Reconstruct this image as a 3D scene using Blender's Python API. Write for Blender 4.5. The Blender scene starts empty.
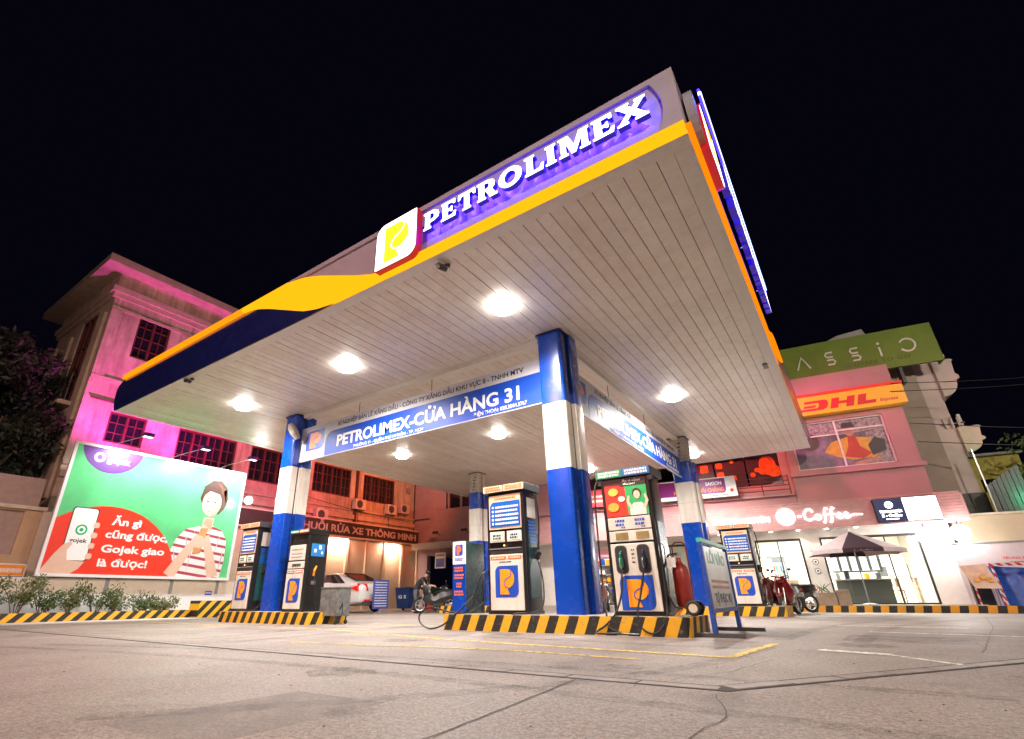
import bpy, bmesh, math, random
from mathutils import Matrix, Vector
random.seed(7)
R = math.radians
C = bpy.context.scene.collection
scene = bpy.context.scene

# ------------------------------------------------------------------ camera
YAW, PITCH, ROLL, FPX = R(-35.893), R(23.599), R(-0.4875), 501.9
fwd = Vector((math.sin(YAW)*math.cos(PITCH), math.cos(YAW)*math.cos(PITCH), math.sin(PITCH)))
rgt = Vector((math.cos(YAW), -math.sin(YAW), 0)); upv = rgt.cross(fwd)
r2 = math.cos(ROLL)*rgt + math.sin(ROLL)*upv
u2 = -math.sin(ROLL)*rgt + math.cos(ROLL)*upv
cd = bpy.data.cameras.new('camera'); cam = bpy.data.objects.new('camera', cd); C.objects.link(cam)
cd.sensor_width = 36; cd.sensor_fit = 'HORIZONTAL'; cd.lens = FPX/1024*36
cd.shift_x = 0.0412; cd.shift_y = 0.0097; cd.clip_start = 0.05; cd.clip_end = 2000
cam.matrix_world = Matrix(((r2.x,u2.x,-fwd.x,0),(r2.y,u2.y,-fwd.y,0),(r2.z,u2.z,-fwd.z,0.51),(0,0,0,1)))
scene.camera = cam

# ------------------------------------------------------------------ night sky, faint moonlight, exposure
w = bpy.data.worlds.new('World'); scene.world = w; w.use_nodes = True
bg = w.node_tree.nodes['Background']
bg.inputs[0].default_value = (0.30, 0.26, 0.80, 1); bg.inputs[1].default_value = 0.0036
md = bpy.data.lights.new('moon', 'SUN'); md.energy = 0.01; md.angle = R(0.5); md.color = (0.8, 0.88, 1)
mo = bpy.data.objects.new('moon', md); C.objects.link(mo); mo.rotation_euler = (R(40), 0, R(-30))
scene.view_settings.view_transform = 'Standard'; scene.view_settings.look = 'None'
scene.view_settings.gamma = 1; scene.view_settings.exposure = 0.4
scene.view_settings.use_curve_mapping = False
scene.cycles.use_denoising = True
try: scene.cycles.denoiser = 'OPENIMAGEDENOISE'
except Exception: pass
scene.cycles.max_bounces = 8; scene.cycles.diffuse_bounces = 5; scene.cycles.glossy_bounces = 4
scene.cycles.transparent_max_bounces = 8; scene.cycles.sample_clamp_indirect = 6
scene.cycles.caustics_reflective = False; scene.cycles.caustics_refractive = False

# ------------------------------------------------------------------ materials
MATS = {}
def M(name, col, rough=.6, metal=0., var=.12, scale=6., bump=0., emit=None, es=0., spec=.5, fine=0., coat=0., streak=0., rnd=0.):
    if name in MATS: return MATS[name]
    m = bpy.data.materials.new(name); m.use_nodes = True; nt = m.node_tree; N = nt.nodes; L = nt.links
    b = N['Principled BSDF']
    b.inputs['Roughness'].default_value = rough; b.inputs['Metallic'].default_value = metal
    b.inputs['Specular IOR Level'].default_value = spec
    if coat: b.inputs['Coat Weight'].default_value = coat; b.inputs['Coat Roughness'].default_value = .08
    tc = N.new('ShaderNodeTexCoord')
    if var > 0:
        n = N.new('ShaderNodeTexNoise'); n.inputs['Scale'].default_value = scale; n.inputs['Detail'].default_value = 6; n.inputs['Roughness'].default_value = .62
        L.new(tc.outputs['Object'], n.inputs['Vector'])
        r = N.new('ShaderNodeValToRGB'); r.color_ramp.elements[0].position = .28; r.color_ramp.elements[1].position = .72
        r.color_ramp.elements[0].color = (*[max(0, c*(1-var)) for c in col], 1); r.color_ramp.elements[1].color = (*[min(1, c*(1+var)) for c in col], 1)
        L.new(n.outputs['Fac'], r.inputs['Fac']); colout = r.outputs['Color']
        def mul(colin, facout, lo, p0, p1):
            rr = N.new('ShaderNodeValToRGB'); rr.color_ramp.elements[0].position = p0; rr.color_ramp.elements[1].position = p1; rr.color_ramp.elements[0].color = (lo,lo*.97,lo*.94,1)
            L.new(facout, rr.inputs[0]); mx = N.new('ShaderNodeMix'); mx.data_type = 'RGBA'; mx.blend_type = 'MULTIPLY'; mx.inputs[0].default_value = 1; L.new(colin, mx.inputs[6]); L.new(rr.outputs[0], mx.inputs[7]); return mx.outputs[2]
        if streak:
            # run-off streaks and scuffs in world space
            ge = N.new('ShaderNodeNewGeometry'); mp = N.new('ShaderNodeMapping'); mp.inputs['Scale'].default_value = (2.6,2.6,.22); L.new(ge.outputs['Position'], mp.inputs['Vector'])
            ns = N.new('ShaderNodeTexNoise'); ns.inputs['Scale'].default_value = 1.6; ns.inputs['Detail'].default_value = 9; ns.inputs['Roughness'].default_value = .72; L.new(mp.outputs[0], ns.inputs['Vector'])
            colout = mul(colout, ns.outputs['Fac'], 1-streak, .34, .56)
            nb_ = N.new('ShaderNodeTexNoise'); nb_.inputs['Scale'].default_value = .8; nb_.inputs['Detail'].default_value = 8; nb_.inputs['Roughness'].default_value = .7; L.new(ge.outputs['Position'], nb_.inputs['Vector'])
            colout = mul(colout, nb_.outputs['Fac'], 1-streak*.7, .36, .58)
        if rnd:
            oi = N.new('ShaderNodeObjectInfo'); colout = mul(colout, oi.outputs['Random'], 1-rnd, 0, 1)
        L.new(colout, b.inputs['Base Color'])
        mr = N.new('ShaderNodeMapRange'); mr.inputs['To Min'].default_value = max(.02, rough*.8); mr.inputs['To Max'].default_value = min(1, rough*1.25)
        L.new(n.outputs['Fac'], mr.inputs['Value']); L.new(mr.outputs['Result'], b.inputs['Roughness'])
    else:
        b.inputs['Base Color'].default_value = (*col, 1)
    if bump > 0:
        n2 = N.new('ShaderNodeTexNoise'); n2.inputs['Scale'].default_value = fine or scale*8; n2.inputs['Detail'].default_value = 4
        L.new(tc.outputs['Object'], n2.inputs['Vector'])
        bp = N.new('ShaderNodeBump'); bp.inputs['Strength'].default_value = bump; bp.inputs['Distance'].default_value = .01
        L.new(n2.outputs['Fac'], bp.inputs['Height']); L.new(bp.outputs['Normal'], b.inputs['Normal'])
    if emit:
        b.inputs['Emission Color'].default_value = (*emit, 1); b.inputs['Emission Strength'].default_value = es
    MATS[name] = m; return m

def stripes(name, period, slant, ca, cb, wear=.5, axis=(1, 1), duty=.5):
    m = bpy.data.materials.new(name); m.use_nodes = True; nt = m.node_tree; N = nt.nodes; L = nt.links; b = N['Principled BSDF']
    tc = N.new('ShaderNodeTexCoord'); s = N.new('ShaderNodeSeparateXYZ'); L.new(tc.outputs['Object'], s.inputs[0])
    def math_(op, a, c):
        q = N.new('ShaderNodeMath'); q.operation = op
        for i, v in enumerate((a, c)):
            if isinstance(v, (int, float)): q.inputs[i].default_value = v
            else: L.new(v, q.inputs[i])
        return q.outputs[0]
    t = math_('ADD', math_('MULTIPLY', s.outputs['X'], axis[0]), math_('MULTIPLY', s.outputs['Y'], axis[1]))
    t = math_('ADD', t, math_('MULTIPLY', s.outputs['Z'], slant))
    nz = N.new('ShaderNodeTexNoise'); nz.inputs['Scale'].default_value = 30; L.new(tc.outputs['Object'], nz.inputs['Vector'])
    t = math_('ADD', t, math_('MULTIPLY', nz.outputs['Fac'], .012))
    f = math_('GREATER_THAN', math_('FRACT', math_('DIVIDE', t, period), 0), duty)
    mx = N.new('ShaderNodeMix'); mx.data_type = 'RGBA'; L.new(f, mx.inputs[0]); mx.inputs[6].default_value = (*ca, 1); mx.inputs[7].default_value = (*cb, 1)
    n = N.new('ShaderNodeTexNoise'); n.inputs['Scale'].default_value = 14; n.inputs['Detail'].default_value = 8; n.inputs['Roughness'].default_value = .7
    L.new(tc.outputs['Object'], n.inputs['Vector'])
    r = N.new('ShaderNodeValToRGB'); r.color_ramp.elements[0].position = .56; r.color_ramp.elements[1].position = .70
    r.color_ramp.elements[0].color = (0, 0, 0, 1); r.color_ramp.elements[1].color = (wear, wear, wear, 1); L.new(n.outputs['Fac'], r.inputs[0])
    m2 = N.new('ShaderNodeMix'); m2.data_type = 'RGBA'; L.new(r.outputs[0], m2.inputs[0]); L.new(mx.outputs[2], m2.inputs[6]); m2.inputs[7].default_value = (.22, .19, .16, 1)
    L.new(m2.outputs[2], b.inputs['Base Color']); b.inputs['Roughness'].default_value = .55
    return m

def glow(name, col, strength):
    if name in MATS: return MATS[name]
    m = bpy.data.materials.new(name); m.use_nodes = True; N = m.node_tree.nodes; L = m.node_tree.links
    N.remove(N['Principled BSDF']); e = N.new('ShaderNodeEmission'); e.inputs[0].default_value = (*col, 1); e.inputs[1].default_value = strength
    L.new(e.outputs[0], N['Material Output'].inputs[0]); MATS[name] = m; return m

def glass(name, tint=(.9, .95, .95), refl=.12):
    m = bpy.data.materials.new(name); m.use_nodes = True; N = m.node_tree.nodes; L = m.node_tree.links
    N.remove(N['Principled BSDF']); t = N.new('ShaderNodeBsdfTransparent'); t.inputs[0].default_value = (*tint, 1)
    g = N.new('ShaderNodeBsdfGlossy'); g.inputs['Roughness'].default_value = .03
    f = N.new('ShaderNodeFresnel'); f.inputs[0].default_value = 1.45
    mx = N.new('ShaderNodeMixShader'); L.new(f.outputs[0], mx.inputs[0]); L.new(t.outputs[0], mx.inputs[1]); L.new(g.outputs[0], mx.inputs[2])
    L.new(mx.outputs[0], N['Material Output'].inputs[0]); return m

# ------------------------------------------------------------------ mesh helpers
class MB:
    def __init__(s): s.v = []; s.f = []
    def add(s, vs, fs):
        o = len(s.v); s.v += [tuple(v) for v in vs]; s.f += [tuple(o+i for i in f) for f in fs]; return s
    def box(s, x0, x1, y0, y1, z0, z1):
        return s.add([(x0,y0,z0),(x1,y0,z0),(x1,y1,z0),(x0,y1,z0),(x0,y0,z1),(x1,y0,z1),(x1,y1,z1),(x0,y1,z1)],
                     [(0,3,2,1),(4,5,6,7),(0,1,5,4),(1,2,6,5),(2,3,7,6),(3,0,4,7)])
    def rbox(s, x0, x1, y0, y1, z0, z1, r=.05, n=4):
        # box with rounded vertical edges
        pts = []
        for cx, cy, a0 in ((x1-r,y1-r,0),(x0+r,y1-r,90),(x0+r,y0+r,180),(x1-r,y0+r,270)):
            for i in range(n+1):
                a = R(a0+90*i/n); pts.append((cx+r*math.cos(a), cy+r*math.sin(a)))
        k = len(pts)
        return s.add([(x,y,z0) for x,y in pts]+[(x,y,z1) for x,y in pts],
                     [tuple(range(k-1,-1,-1)), tuple(range(k,2*k))]+[(i,(i+1)%k,k+(i+1)%k,k+i) for i in range(k)])
    def cyl(s, p0, p1, r0, r1=None, n=12, cap=True):
        r1 = r0 if r1 is None else r1
        p0 = Vector(p0); p1 = Vector(p1); d = (p1-p0).normalized()
        a = d.orthogonal().normalized(); b = d.cross(a); vs = []
        for p, r in ((p0,r0),(p1,r1)):
            for i in range(n):
                t = 2*math.pi*i/n; vs.append(p+a*(r*math.cos(t))+b*(r*math.sin(t)))
        fs = [(i,(i+1)%n,n+(i+1)%n,n+i) for i in range(n)]
        if cap: fs += [tuple(range(n-1,-1,-1)), tuple(range(n,2*n))]
        return s.add(vs, fs)
    def tube(s, path, r, n=8):
        P = [Vector(p) for p in path]; rings = []; a = None
        for i, p in enumerate(P):
            d = (P[min(i+1,len(P)-1)]-P[max(i-1,0)]).normalized()
            if a is None: a = d.orthogonal().normalized()
            else: a = (a-d*a.dot(d)).normalized()
            b = d.cross(a); rr = r[i] if isinstance(r,(list,tuple)) else r
            rings.append([p+a*(rr*math.cos(2*math.pi*k/n))+b*(rr*math.sin(2*math.pi*k/n)) for k in range(n)])
        vs = [v for g in rings for v in g]; m = len(P)
        fs = [(i*n+k,i*n+(k+1)%n,(i+1)*n+(k+1)%n,(i+1)*n+k) for i in range(m-1) for k in range(n)]
        fs += [tuple(range(n-1,-1,-1)), tuple((m-1)*n+k for k in range(n))]
        return s.add(vs, fs)
    def lathe(s, prof, c=(0,0,0), n=16):
        vs = []; m = len(prof)
        for r, z in prof:
            for k in range(n):
                t = 2*math.pi*k/n; vs.append((c[0]+r*math.cos(t), c[1]+r*math.sin(t), c[2]+z))
        fs = [(i*n+k,i*n+(k+1)%n,(i+1)*n+(k+1)%n,(i+1)*n+k) for i in range(m-1) for k in range(n)]
        fs += [tuple(range(n-1,-1,-1)), tuple((m-1)*n+k for k in range(n))]
        return s.add(vs, fs)
    def torus(s, c, axis, Rr, r, n=20, m=8):
        ax = Vector(axis).normalized(); a = ax.orthogonal().normalized(); b = ax.cross(a); vs = []
        for i in range(n):
            t = 2*math.pi*i/n; d = a*math.cos(t)+b*math.sin(t)
            for k in range(m):
                q = 2*math.pi*k/m; vs.append(Vector(c)+d*(Rr+r*math.cos(q))+ax*(r*math.sin(q)))
        return s.add(vs, [(i*m+k,((i+1)%n)*m+k,((i+1)%n)*m+(k+1)%m,i*m+(k+1)%m) for i in range(n) for k in range(m)])
    def sphere(s, c, r, n=16, m=10, sc=(1,1,1)):
        vs = []; 
        for i in range(1,m):
            p = math.pi*i/m
            for k in range(n):
                t = 2*math.pi*k/n; vs.append((c[0]+sc[0]*r*math.sin(p)*math.cos(t), c[1]+sc[1]*r*math.sin(p)*math.sin(t), c[2]+sc[2]*r*math.cos(p)))
        vs += [(c[0],c[1],c[2]+r*sc[2]),(c[0],c[1],c[2]-r*sc[2])]; top=len(vs)-2; bot=top+1
        fs = [(i*n+k,(i+1)*n+k,(i+1)*n+(k+1)%n,i*n+(k+1)%n) for i in range(m-2) for k in range(n)]
        fs += [(top,k,(k+1)%n) for k in range(n)]+[(bot,(m-2)*n+(k+1)%n,(m-2)*n+k) for k in range(n)]
        return s.add(vs, fs)
    def prism(s, pts, y0, y1):
        # outline in (x,z), front at y0 (faces -y), back at y1
        a = sum(pts[i][0]*pts[(i+1)%len(pts)][1]-pts[(i+1)%len(pts)][0]*pts[i][1] for i in range(len(pts)))
        if a < 0: pts = pts[::-1]
        k = len(pts)
        return s.add([(x,y0,z) for x,z in pts]+[(x,y1,z) for x,z in pts],
                     [tuple(range(k)), tuple(range(2*k-1,k-1,-1))]+[((i+1)%k,i,k+i,k+(i+1)%k) for i in range(k)])
    def prismz(s, pts, z0, z1):
        a = sum(pts[i][0]*pts[(i+1)%len(pts)][1]-pts[(i+1)%len(pts)][0]*pts[i][1] for i in range(len(pts)))
        if a < 0: pts = pts[::-1]
        k = len(pts)
        return s.add([(x,y,z0) for x,y in pts]+[(x,y,z1) for x,y in pts],
                     [tuple(range(k-1,-1,-1)), tuple(range(k,2*k))]+[(i,(i+1)%k,k+(i+1)%k,k+i) for i in range(k)])
    def mesh(s, name, mats, smooth=False, bevel=0., fmat=None):
        me = bpy.data.meshes.new(name); me.from_pydata(s.v, [], s.f); 
        if bevel:
            bm = bmesh.new(); bm.from_mesh(me)
            bmesh.ops.bevel(bm, geom=[e for e in bm.edges if len(e.link_faces)==2 and e.calc_face_angle(0)>R(40)], offset=bevel, segments=2, affect='EDGES', profile=.6)
            bm.to_mesh(me); bm.free()
        for m in (mats if isinstance(mats,(list,tuple)) else [mats]): me.materials.append(m)
        if smooth:
            for p in me.polygons: p.use_smooth = True
            me.set_sharp_from_angle(angle=R(38))
        me.update(); return me
    def build(s, name, mats, parent=None, smooth=False, bevel=0., loc=None, rot=None):
        return link(name, s.mesh(name, mats, smooth, bevel), parent, loc, rot)
def link(name, me, parent=None, loc=None, rot=None):
    o = bpy.data.objects.new(name, me); C.objects.link(o); o.parent = parent
    if loc: o.location = loc
    if rot: o.rotation_euler = rot
    return o
def box(name, mat, parent, x0, x1, y0, y1, z0, z1, bevel=0.):
    return MB().box(x0,x1,y0,y1,z0,z1).build(name, mat, parent, bevel=bevel)
def poly(name, mat, parent, pts, y, th=.004):
    return MB().prism(list(pts), y, y+th).build(name, mat, parent)
def tag(o, label=None, cat=None, group=None, kind=None):
    if label: o['label'] = label
    if cat: o['category'] = cat
    if group: o['group'] = group
    if kind: o['kind'] = kind
    return o
def thing(name, label, cat, loc=(0,0,0), rz=0., group=None):
    o = bpy.data.objects.new(name, None); C.objects.link(o); o.location = loc; o.rotation_euler = (0,0,R(rz)); o.empty_display_size = .2
    return tag(o, label, cat, group)
def copy_tree(o, parent=None):
    c = o.copy(); C.objects.link(c); c.parent = parent
    for ch in list(o.children): copy_tree(ch, c)
    return c
def dup(o, loc, rz, label, group=None):
    c = copy_tree(o); c.location = loc; c.rotation_euler = (0,0,R(rz)); tag(c, label, None, group); return c
def rrect(x0, x1, z0, z1, rtl=0, rtr=0, rbr=0, rbl=0, n=6):
    pts = []
    for cx, cz, a0, r in ((x1-rtr,z1-rtr,0,rtr),(x0+rtl,z1-rtl,90,rtl),(x0+rbl,z0+rbl,180,rbl),(x1-rbr,z0+rbr,270,rbr)):
        if r <= 0: pts.append((cx,cz)); continue
        for i in range(n+1):
            a = R(a0+90*i/n); pts.append((cx+r*math.cos(a), cz+r*math.sin(a)))
    return pts
def circ(cx, cz, r, n=20, sx=1, sz=1, a0=0, a1=360):
    full = abs(a1-a0) >= 360
    return [(cx+sx*r*math.cos(R(a0+(a1-a0)*i/(n if full else n-1))), cz+sz*r*math.sin(R(a0+(a1-a0)*i/(n if full else n-1)))) for i in range(n)]
def ribbon(pts, wd):
    # closed outline of a stroke along pts
    L_, R_ = [], []
    for i, p in enumerate(pts):
        a = Vector(pts[max(i-1,0)]); b = Vector(pts[min(i+1,len(pts)-1)]); d = (b-a).normalized(); n = Vector((-d.y,d.x))
        ww = wd[i] if isinstance(wd,(list,tuple)) else wd
        L_.append((p[0]+n.x*ww/2,p[1]+n.y*ww/2)); R_.append((p[0]-n.x*ww/2,p[1]-n.y*ww/2))
    return L_+R_[::-1]
def clip(pts, x0, x1, z0, z1):
    def cut(P, f, inter):
        out = []
        for i in range(len(P)):
            a, b = P[i-1], P[i]
            if f(b):
                if not f(a): out.append(inter(a,b))
                out.append(b)
            elif f(a): out.append(inter(a,b))
        return out
    def ix(x): return lambda a,b: (x, a[1]+(b[1]-a[1])*(x-a[0])/(b[0]-a[0]))
    def iz(z): return lambda a,b: (a[0]+(b[0]-a[0])*(z-a[1])/(b[1]-a[1]), z)
    for f, g in ((lambda p: p[0]>=x0, ix(x0)),(lambda p: p[0]<=x1, ix(x1)),(lambda p: p[1]>=z0, iz(z0)),(lambda p: p[1]<=z1, iz(z1))): pts = cut(pts, f, g)
    return pts
TXT = {}
def text(name, s, mat, parent, x0, z0, h, y, width=None, th=.006, bold=.0, slant=0., spacing=1., center=False, rot=0.):
    # flat lettering on a plane facing -y; h = cap height; width = total width to fit
    key = (s, round(h,4), round(width or 0,4), bold, slant, th, spacing, center)
    if key not in TXT:
        cu = bpy.data.curves.new('lettering', 'FONT'); cu.body = s; cu.size = 1; cu.resolution_u = 3; cu.offset = bold; cu.shear = slant; cu.space_character = spacing; cu.space_line = .85
        ob = bpy.data.objects.new('lettering', cu); C.objects.link(ob)
        dg = bpy.context.evaluated_depsgraph_get(); me = bpy.data.meshes.new_from_object(ob.evaluated_get(dg)); bpy.data.objects.remove(ob); bpy.data.curves.remove(cu)
        xs = [v.co.x for v in me.vertices] or [0, 1]
        sz = h/.70; wx = max(xs)-min(xs); sx = (width/wx) if width else sz; x_ = min(xs)+(wx/2 if center else 0)
        bm = bmesh.new(); bm.from_mesh(me)
        for v in bm.verts: v.co = Vector(((v.co.x-x_)*sx, 0, v.co.y*sz))
        bmesh.ops.recalc_face_normals(bm, faces=bm.faces)
        for f in bm.faces:
            if f.normal.y > 0: f.normal_flip()
        if th:
            ret = bmesh.ops.extrude_face_region(bm, geom=bm.faces[:])
            for g in ret['geom']:
                if isinstance(g, bmesh.types.BMVert): g.co.y -= th
        me.clear_geometry(); bm.to_mesh(me); bm.free(); TXT[key] = me
    me = TXT[key].copy(); me.materials.clear(); me.materials.append(mat)
    if h < .12:
        o = link(name, me, parent, (x0, y, z0), (0, rot, 0)); o['kind'] = 'stuff'; return o
    # large lettering: one object per letter (accents stay with their letter)
    bm = bmesh.new(); bm.from_mesh(me); seen = set(); isl = []
    for v in bm.verts:
        if v in seen: continue
        st = [v]; seen.add(v); c = []
        while st:
            q = st.pop(); c.append(q)
            for e in q.link_edges:
                n = e.other_vert(q)
                if n not in seen: seen.add(n); st.append(n)
        xs = [q.co.x for q in c]; isl.append([min(xs), max(xs), c])
    isl.sort(key=lambda t: -(t[1]-t[0])); grp = []
    for a, b, c in isl:
        for g in grp:
            if min(b, g[1])-max(a, g[0]) > .5*(b-a): g[2] += c; break
        else: grp.append([a, b, list(c)])
    grp.sort(key=lambda t: t[0])
    for a, b, c in grp:
        idx = {v: i for i, v in enumerate(c)}; fs = [[idx[v] for v in f.verts] for f in bm.faces if f.verts[0] in idx]
        m2 = bpy.data.meshes.new('letter'); m2.from_pydata([v.co for v in c], [], fs); m2.materials.append(mat); link('letter', m2, parent, (x0, y, z0), (0, rot, 0))
    bm.free(); bpy.data.meshes.remove(me)
def wall_holes(u0, u1, z0, z1, holes, y0, y1):
    us = sorted({u0,u1,*[h[0] for h in holes],*[h[1] for h in holes]}); zs = sorted({z0,z1,*[h[2] for h in holes],*[h[3] for h in holes]})
    us = [u for u in us if u0<=u<=u1]; zs = [z for z in zs if z0<=z<=z1]; b = MB()
    for i in range(len(us)-1):
        j = 0
        while j < len(zs)-1:
            def inh(jj):
                cu, cz = (us[i]+us[i+1])/2, (zs[jj]+zs[jj+1])/2
                return any(h[0]<cu<h[1] and h[2]<cz<h[3] for h in holes)
            if inh(j): j += 1; continue
            k = j
            while k < len(zs)-1 and not inh(k): k += 1
            b.box(us[i],us[i+1],y0,y1,zs[j],zs[k]); j = k
    return b
def lamp(name, kind, parent, loc, energy, color, radius=.1, rot=None, spot=None, blend=.4, size=None):
    d = bpy.data.lights.new(name, kind); d.energy = energy; d.color = color
    if kind in ('POINT','SPOT'): d.shadow_soft_size = radius
    if kind == 'SPOT': d.spot_size = R(spot); d.spot_blend = blend
    if kind == 'AREA':
        d.shape = 'RECTANGLE'; d.size, d.size_y = size
    o = bpy.data.objects.new(name, d); C.objects.link(o); o.parent = parent; o.location = loc
    if rot: o.rotation_euler = rot
    return o
def aim(a, b):
    return (Vector(b)-Vector(a)).to_track_quat('-Z','Y').to_euler()

# ------------------------------------------------------------------ palette
white = M('white_paint', (.78,.76,.74), .4, var=.05)
cream = M('cream_paint', (.72,.64,.52), .6, var=.1, scale=3)
navy = M('navy_panel', (.006,.010,.075), .28, var=.15, coat=.5)
blue = M('blue_gloss_paint', (.002,.055,.44), .26, var=.08, scale=3, coat=.4, streak=.10)
colwhite = M('white_column_paint', (.80,.76,.72), .3, var=.06, scale=3, coat=.25, streak=.2)
black = M('black_paint', (.012,.012,.013), .35, var=.2)
rubber = M('black_rubber', (.015,.014,.014), .6, var=.2)
steel = M('brushed_steel', (.55,.55,.56), .35, metal=1, var=.1, scale=20)
grey = M('grey_paint', (.28,.28,.28), .5, var=.15)
darkgrey = M('dark_grey_paint', (.07,.07,.075), .45, var=.2)
orange = M('orange_print', (.95,.32,.01), .45, var=.03)
pblue = M('blue_print', (.01,.07,.48), .4, var=.05)
pwhite = M('white_print', (.85,.85,.85), .45, var=.02)
pred = M('red_print', (.75,.04,.02), .45, var=.04)
pgreen = M('green_print', (.03,.42,.12), .45, var=.04)
pblack = M('black_print', (.02,.02,.025), .5, var=0)
mtrail = M('light_metal', (.6,.6,.62), .3, metal=.8, var=.1)
# ================================================================== GROUND
def ground_mat():
    m = bpy.data.materials.new('concrete_forecourt'); m.use_nodes = True; nt = m.node_tree; N = nt.nodes; L = nt.links; b = N['Principled BSDF']
    tc = N.new('ShaderNodeTexCoord')
    def noise(sc, det=6, ro=.6, dist=0):
        n = N.new('ShaderNodeTexNoise'); n.inputs['Scale'].default_value = sc; n.inputs['Detail'].default_value = det; n.inputs['Roughness'].default_value = ro; n.inputs['Distortion'].default_value = dist
        L.new(tc.outputs['Object'], n.inputs['Vector']); return n.outputs['Fac']
    def ramp(f, p0, c0, p1, c1):
        r = N.new('ShaderNodeValToRGB'); e = r.color_ramp.elements; e[0].position = p0; e[1].position = p1; e[0].color = (*c0,1); e[1].color = (*c1,1); L.new(f, r.inputs[0]); return r.outputs[0]
    def mix(kind, fac, a, c):
        x = N.new('ShaderNodeMix'); x.data_type = 'RGBA'; x.blend_type = kind
        if isinstance(fac,(int,float)): x.inputs[0].default_value = fac
        else: L.new(fac, x.inputs[0])
        L.new(a, x.inputs[6])
        if isinstance(c, tuple): x.inputs[7].default_value = (*c,1)
        else: L.new(c, x.inputs[7])
        return x.outputs[2]
    base = ramp(noise(.35, 7, .6, .6), .3, (.30,.258,.24), .72, (.49,.425,.39))
    base = mix('MULTIPLY', .8, base, ramp(noise(2.2, 8, .7), .3, (.60,.585,.57), .66, (1.05,1.05,1.05)))
    base = mix('MULTIPLY', .9, base, ramp(noise(60, 3, .7), .36, (.38,.37,.36), .58, (1.05,1.05,1.05)))
    base = mix('MULTIPLY', .7, base, ramp(noise(190, 2, .7), .38, (.35,.33,.31), .56, (1.08,1.08,1.08)))
    base = mix('MULTIPLY', .85, base, ramp(noise(24, 5, .75), .36, (.5,.49,.48), .6, (1.06,1.06,1.06)))
    base = mix('MULTIPLY', .75, base, ramp(noise(.9, 5, .5, 1.2), .58, (1,1,1), .74, (.6,.58,.56)))
    v = N.new('ShaderNodeTexVoronoi'); v.inputs['Scale'].default_value = 1.1; L.new(tc.outputs['Object'], v.inputs['Vector'])
    base = mix('MULTIPLY', .8, base, ramp(v.outputs['Distance'], .03, (.45,.42,.40), .075, (1,1,1)))
    L.new(base, b.inputs['Base Color'])
    mr = N.new('ShaderNodeMapRange'); mr.inputs['From Min'].default_value = .3; mr.inputs['From Max'].default_value = .7; mr.inputs['To Min'].default_value = .42; mr.inputs['To Max'].default_value = .75; L.new(noise(1.1, 6, .6), mr.inputs[0]); L.new(mr.outputs[0], b.inputs['Roughness'])
    bp = N.new('ShaderNodeBump'); bp.inputs['Strength'].default_value = .55; bp.inputs['Distance'].default_value = .006
    ad = N.new('ShaderNodeMath'); ad.operation = 'ADD'; L.new(noise(150, 3, .7), ad.inputs[0]); L.new(noise(14, 5, .6), ad.inputs[1])
    L.new(ad.outputs[0], bp.inputs['Height']); L.new(bp.outputs[0], b.inputs['Normal'])
    return m
gm = ground_mat()
g = MB().add([(-400,-400,0),(400,-400,0),(400,400,0),(-400,400,0)],[(0,1,2,3)]).build('ground', gm); tag(g, kind='structure')
jointm = M('joint_filler', (.03,.026,.024), .8, var=.3, scale=30)
conc = M('iron_cover', (.20,.17,.16), .5, metal=.3, var=.45, scale=5, bump=.4)
def wob(pts, amp, step=.12):
    out = []
    for (a, b) in zip(pts[:-1], pts[1:]):
        a = Vector(a); b = Vector(b); n = max(2, int((b-a).length/step)); d = (b-a).normalized(); q = Vector((-d.y,d.x))
        for i in range(n): out.append(tuple(a+(b-a)*i/n+q*random.uniform(-amp,amp)))
    return out+[pts[-1]]
def strip(name, mat, pts, wd, z, parent=None):
    o = ribbon(pts, wd); k = len(o)
    vs = [(x,y,z) for x,y in o]; h = k//2
    return MB().add(vs, [(i, k-1-i, k-2-i, i+1) for i in range(h-1)]).build(name, mat, parent)
# saw cut joints and cracks, lying on the slab
for pts, wd, amp in (([(-1.55,1.2),(-1.56,1.9),(-1.74,3.60)],.009,.006), ([(-1.2,3.9),(-.95,4.6),(-.8,5.6)],.006,.02),
                     ([(-7.2,3.9),(-7.25,7.6)],.012,.008), ([(-30,9.7),(-1.2,9.7)],.014,.006), ([(-9.3,.4),(-9.35,3.4)],.012,.008), ([(.75,7.2),(1.6,13.0),(2.2,18.5)],.006,.01),
                     ([(-.82,3.5),(-.65,2.9),(-.7,2.4)],.005,.02)):
    tag(strip('joint', jointm, wob(pts, amp), wd, .004), kind='structure')
# drain channel with cover slabs: two legs meeting at a corner
drain = MB().box(-30,-.80,3.64,3.82,-.05,.0038).build('drain_channel', jointm); tag(drain, kind='structure')
a = math.atan2(6.65-3.75, .98+.84); drain2 = MB().box(-.05,7.2,-.09,.09,-.05,.0035).build('drain_channel', jointm, None, False, 0, (-.84,3.74,0), (0,0,a)); tag(drain2, kind='structure')
cov = MB().box(0,.485,-.062,.062,-.03,.0065).mesh('cover_slab', conc, bevel=.006)
x = -.86
for i in range(44):
    if x < -22: break
    o = link('cover_slab', cov, drain, (x-.485,3.73,random.uniform(-.0012,.001)), (0,0,random.uniform(-.006,.006))); x -= .5
for i in range(14):
    link('cover_slab', cov, drain2, (.05+i*.5,0,random.uniform(-.0012,.001)), (0,0,random.uniform(-.006,.006)))
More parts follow.
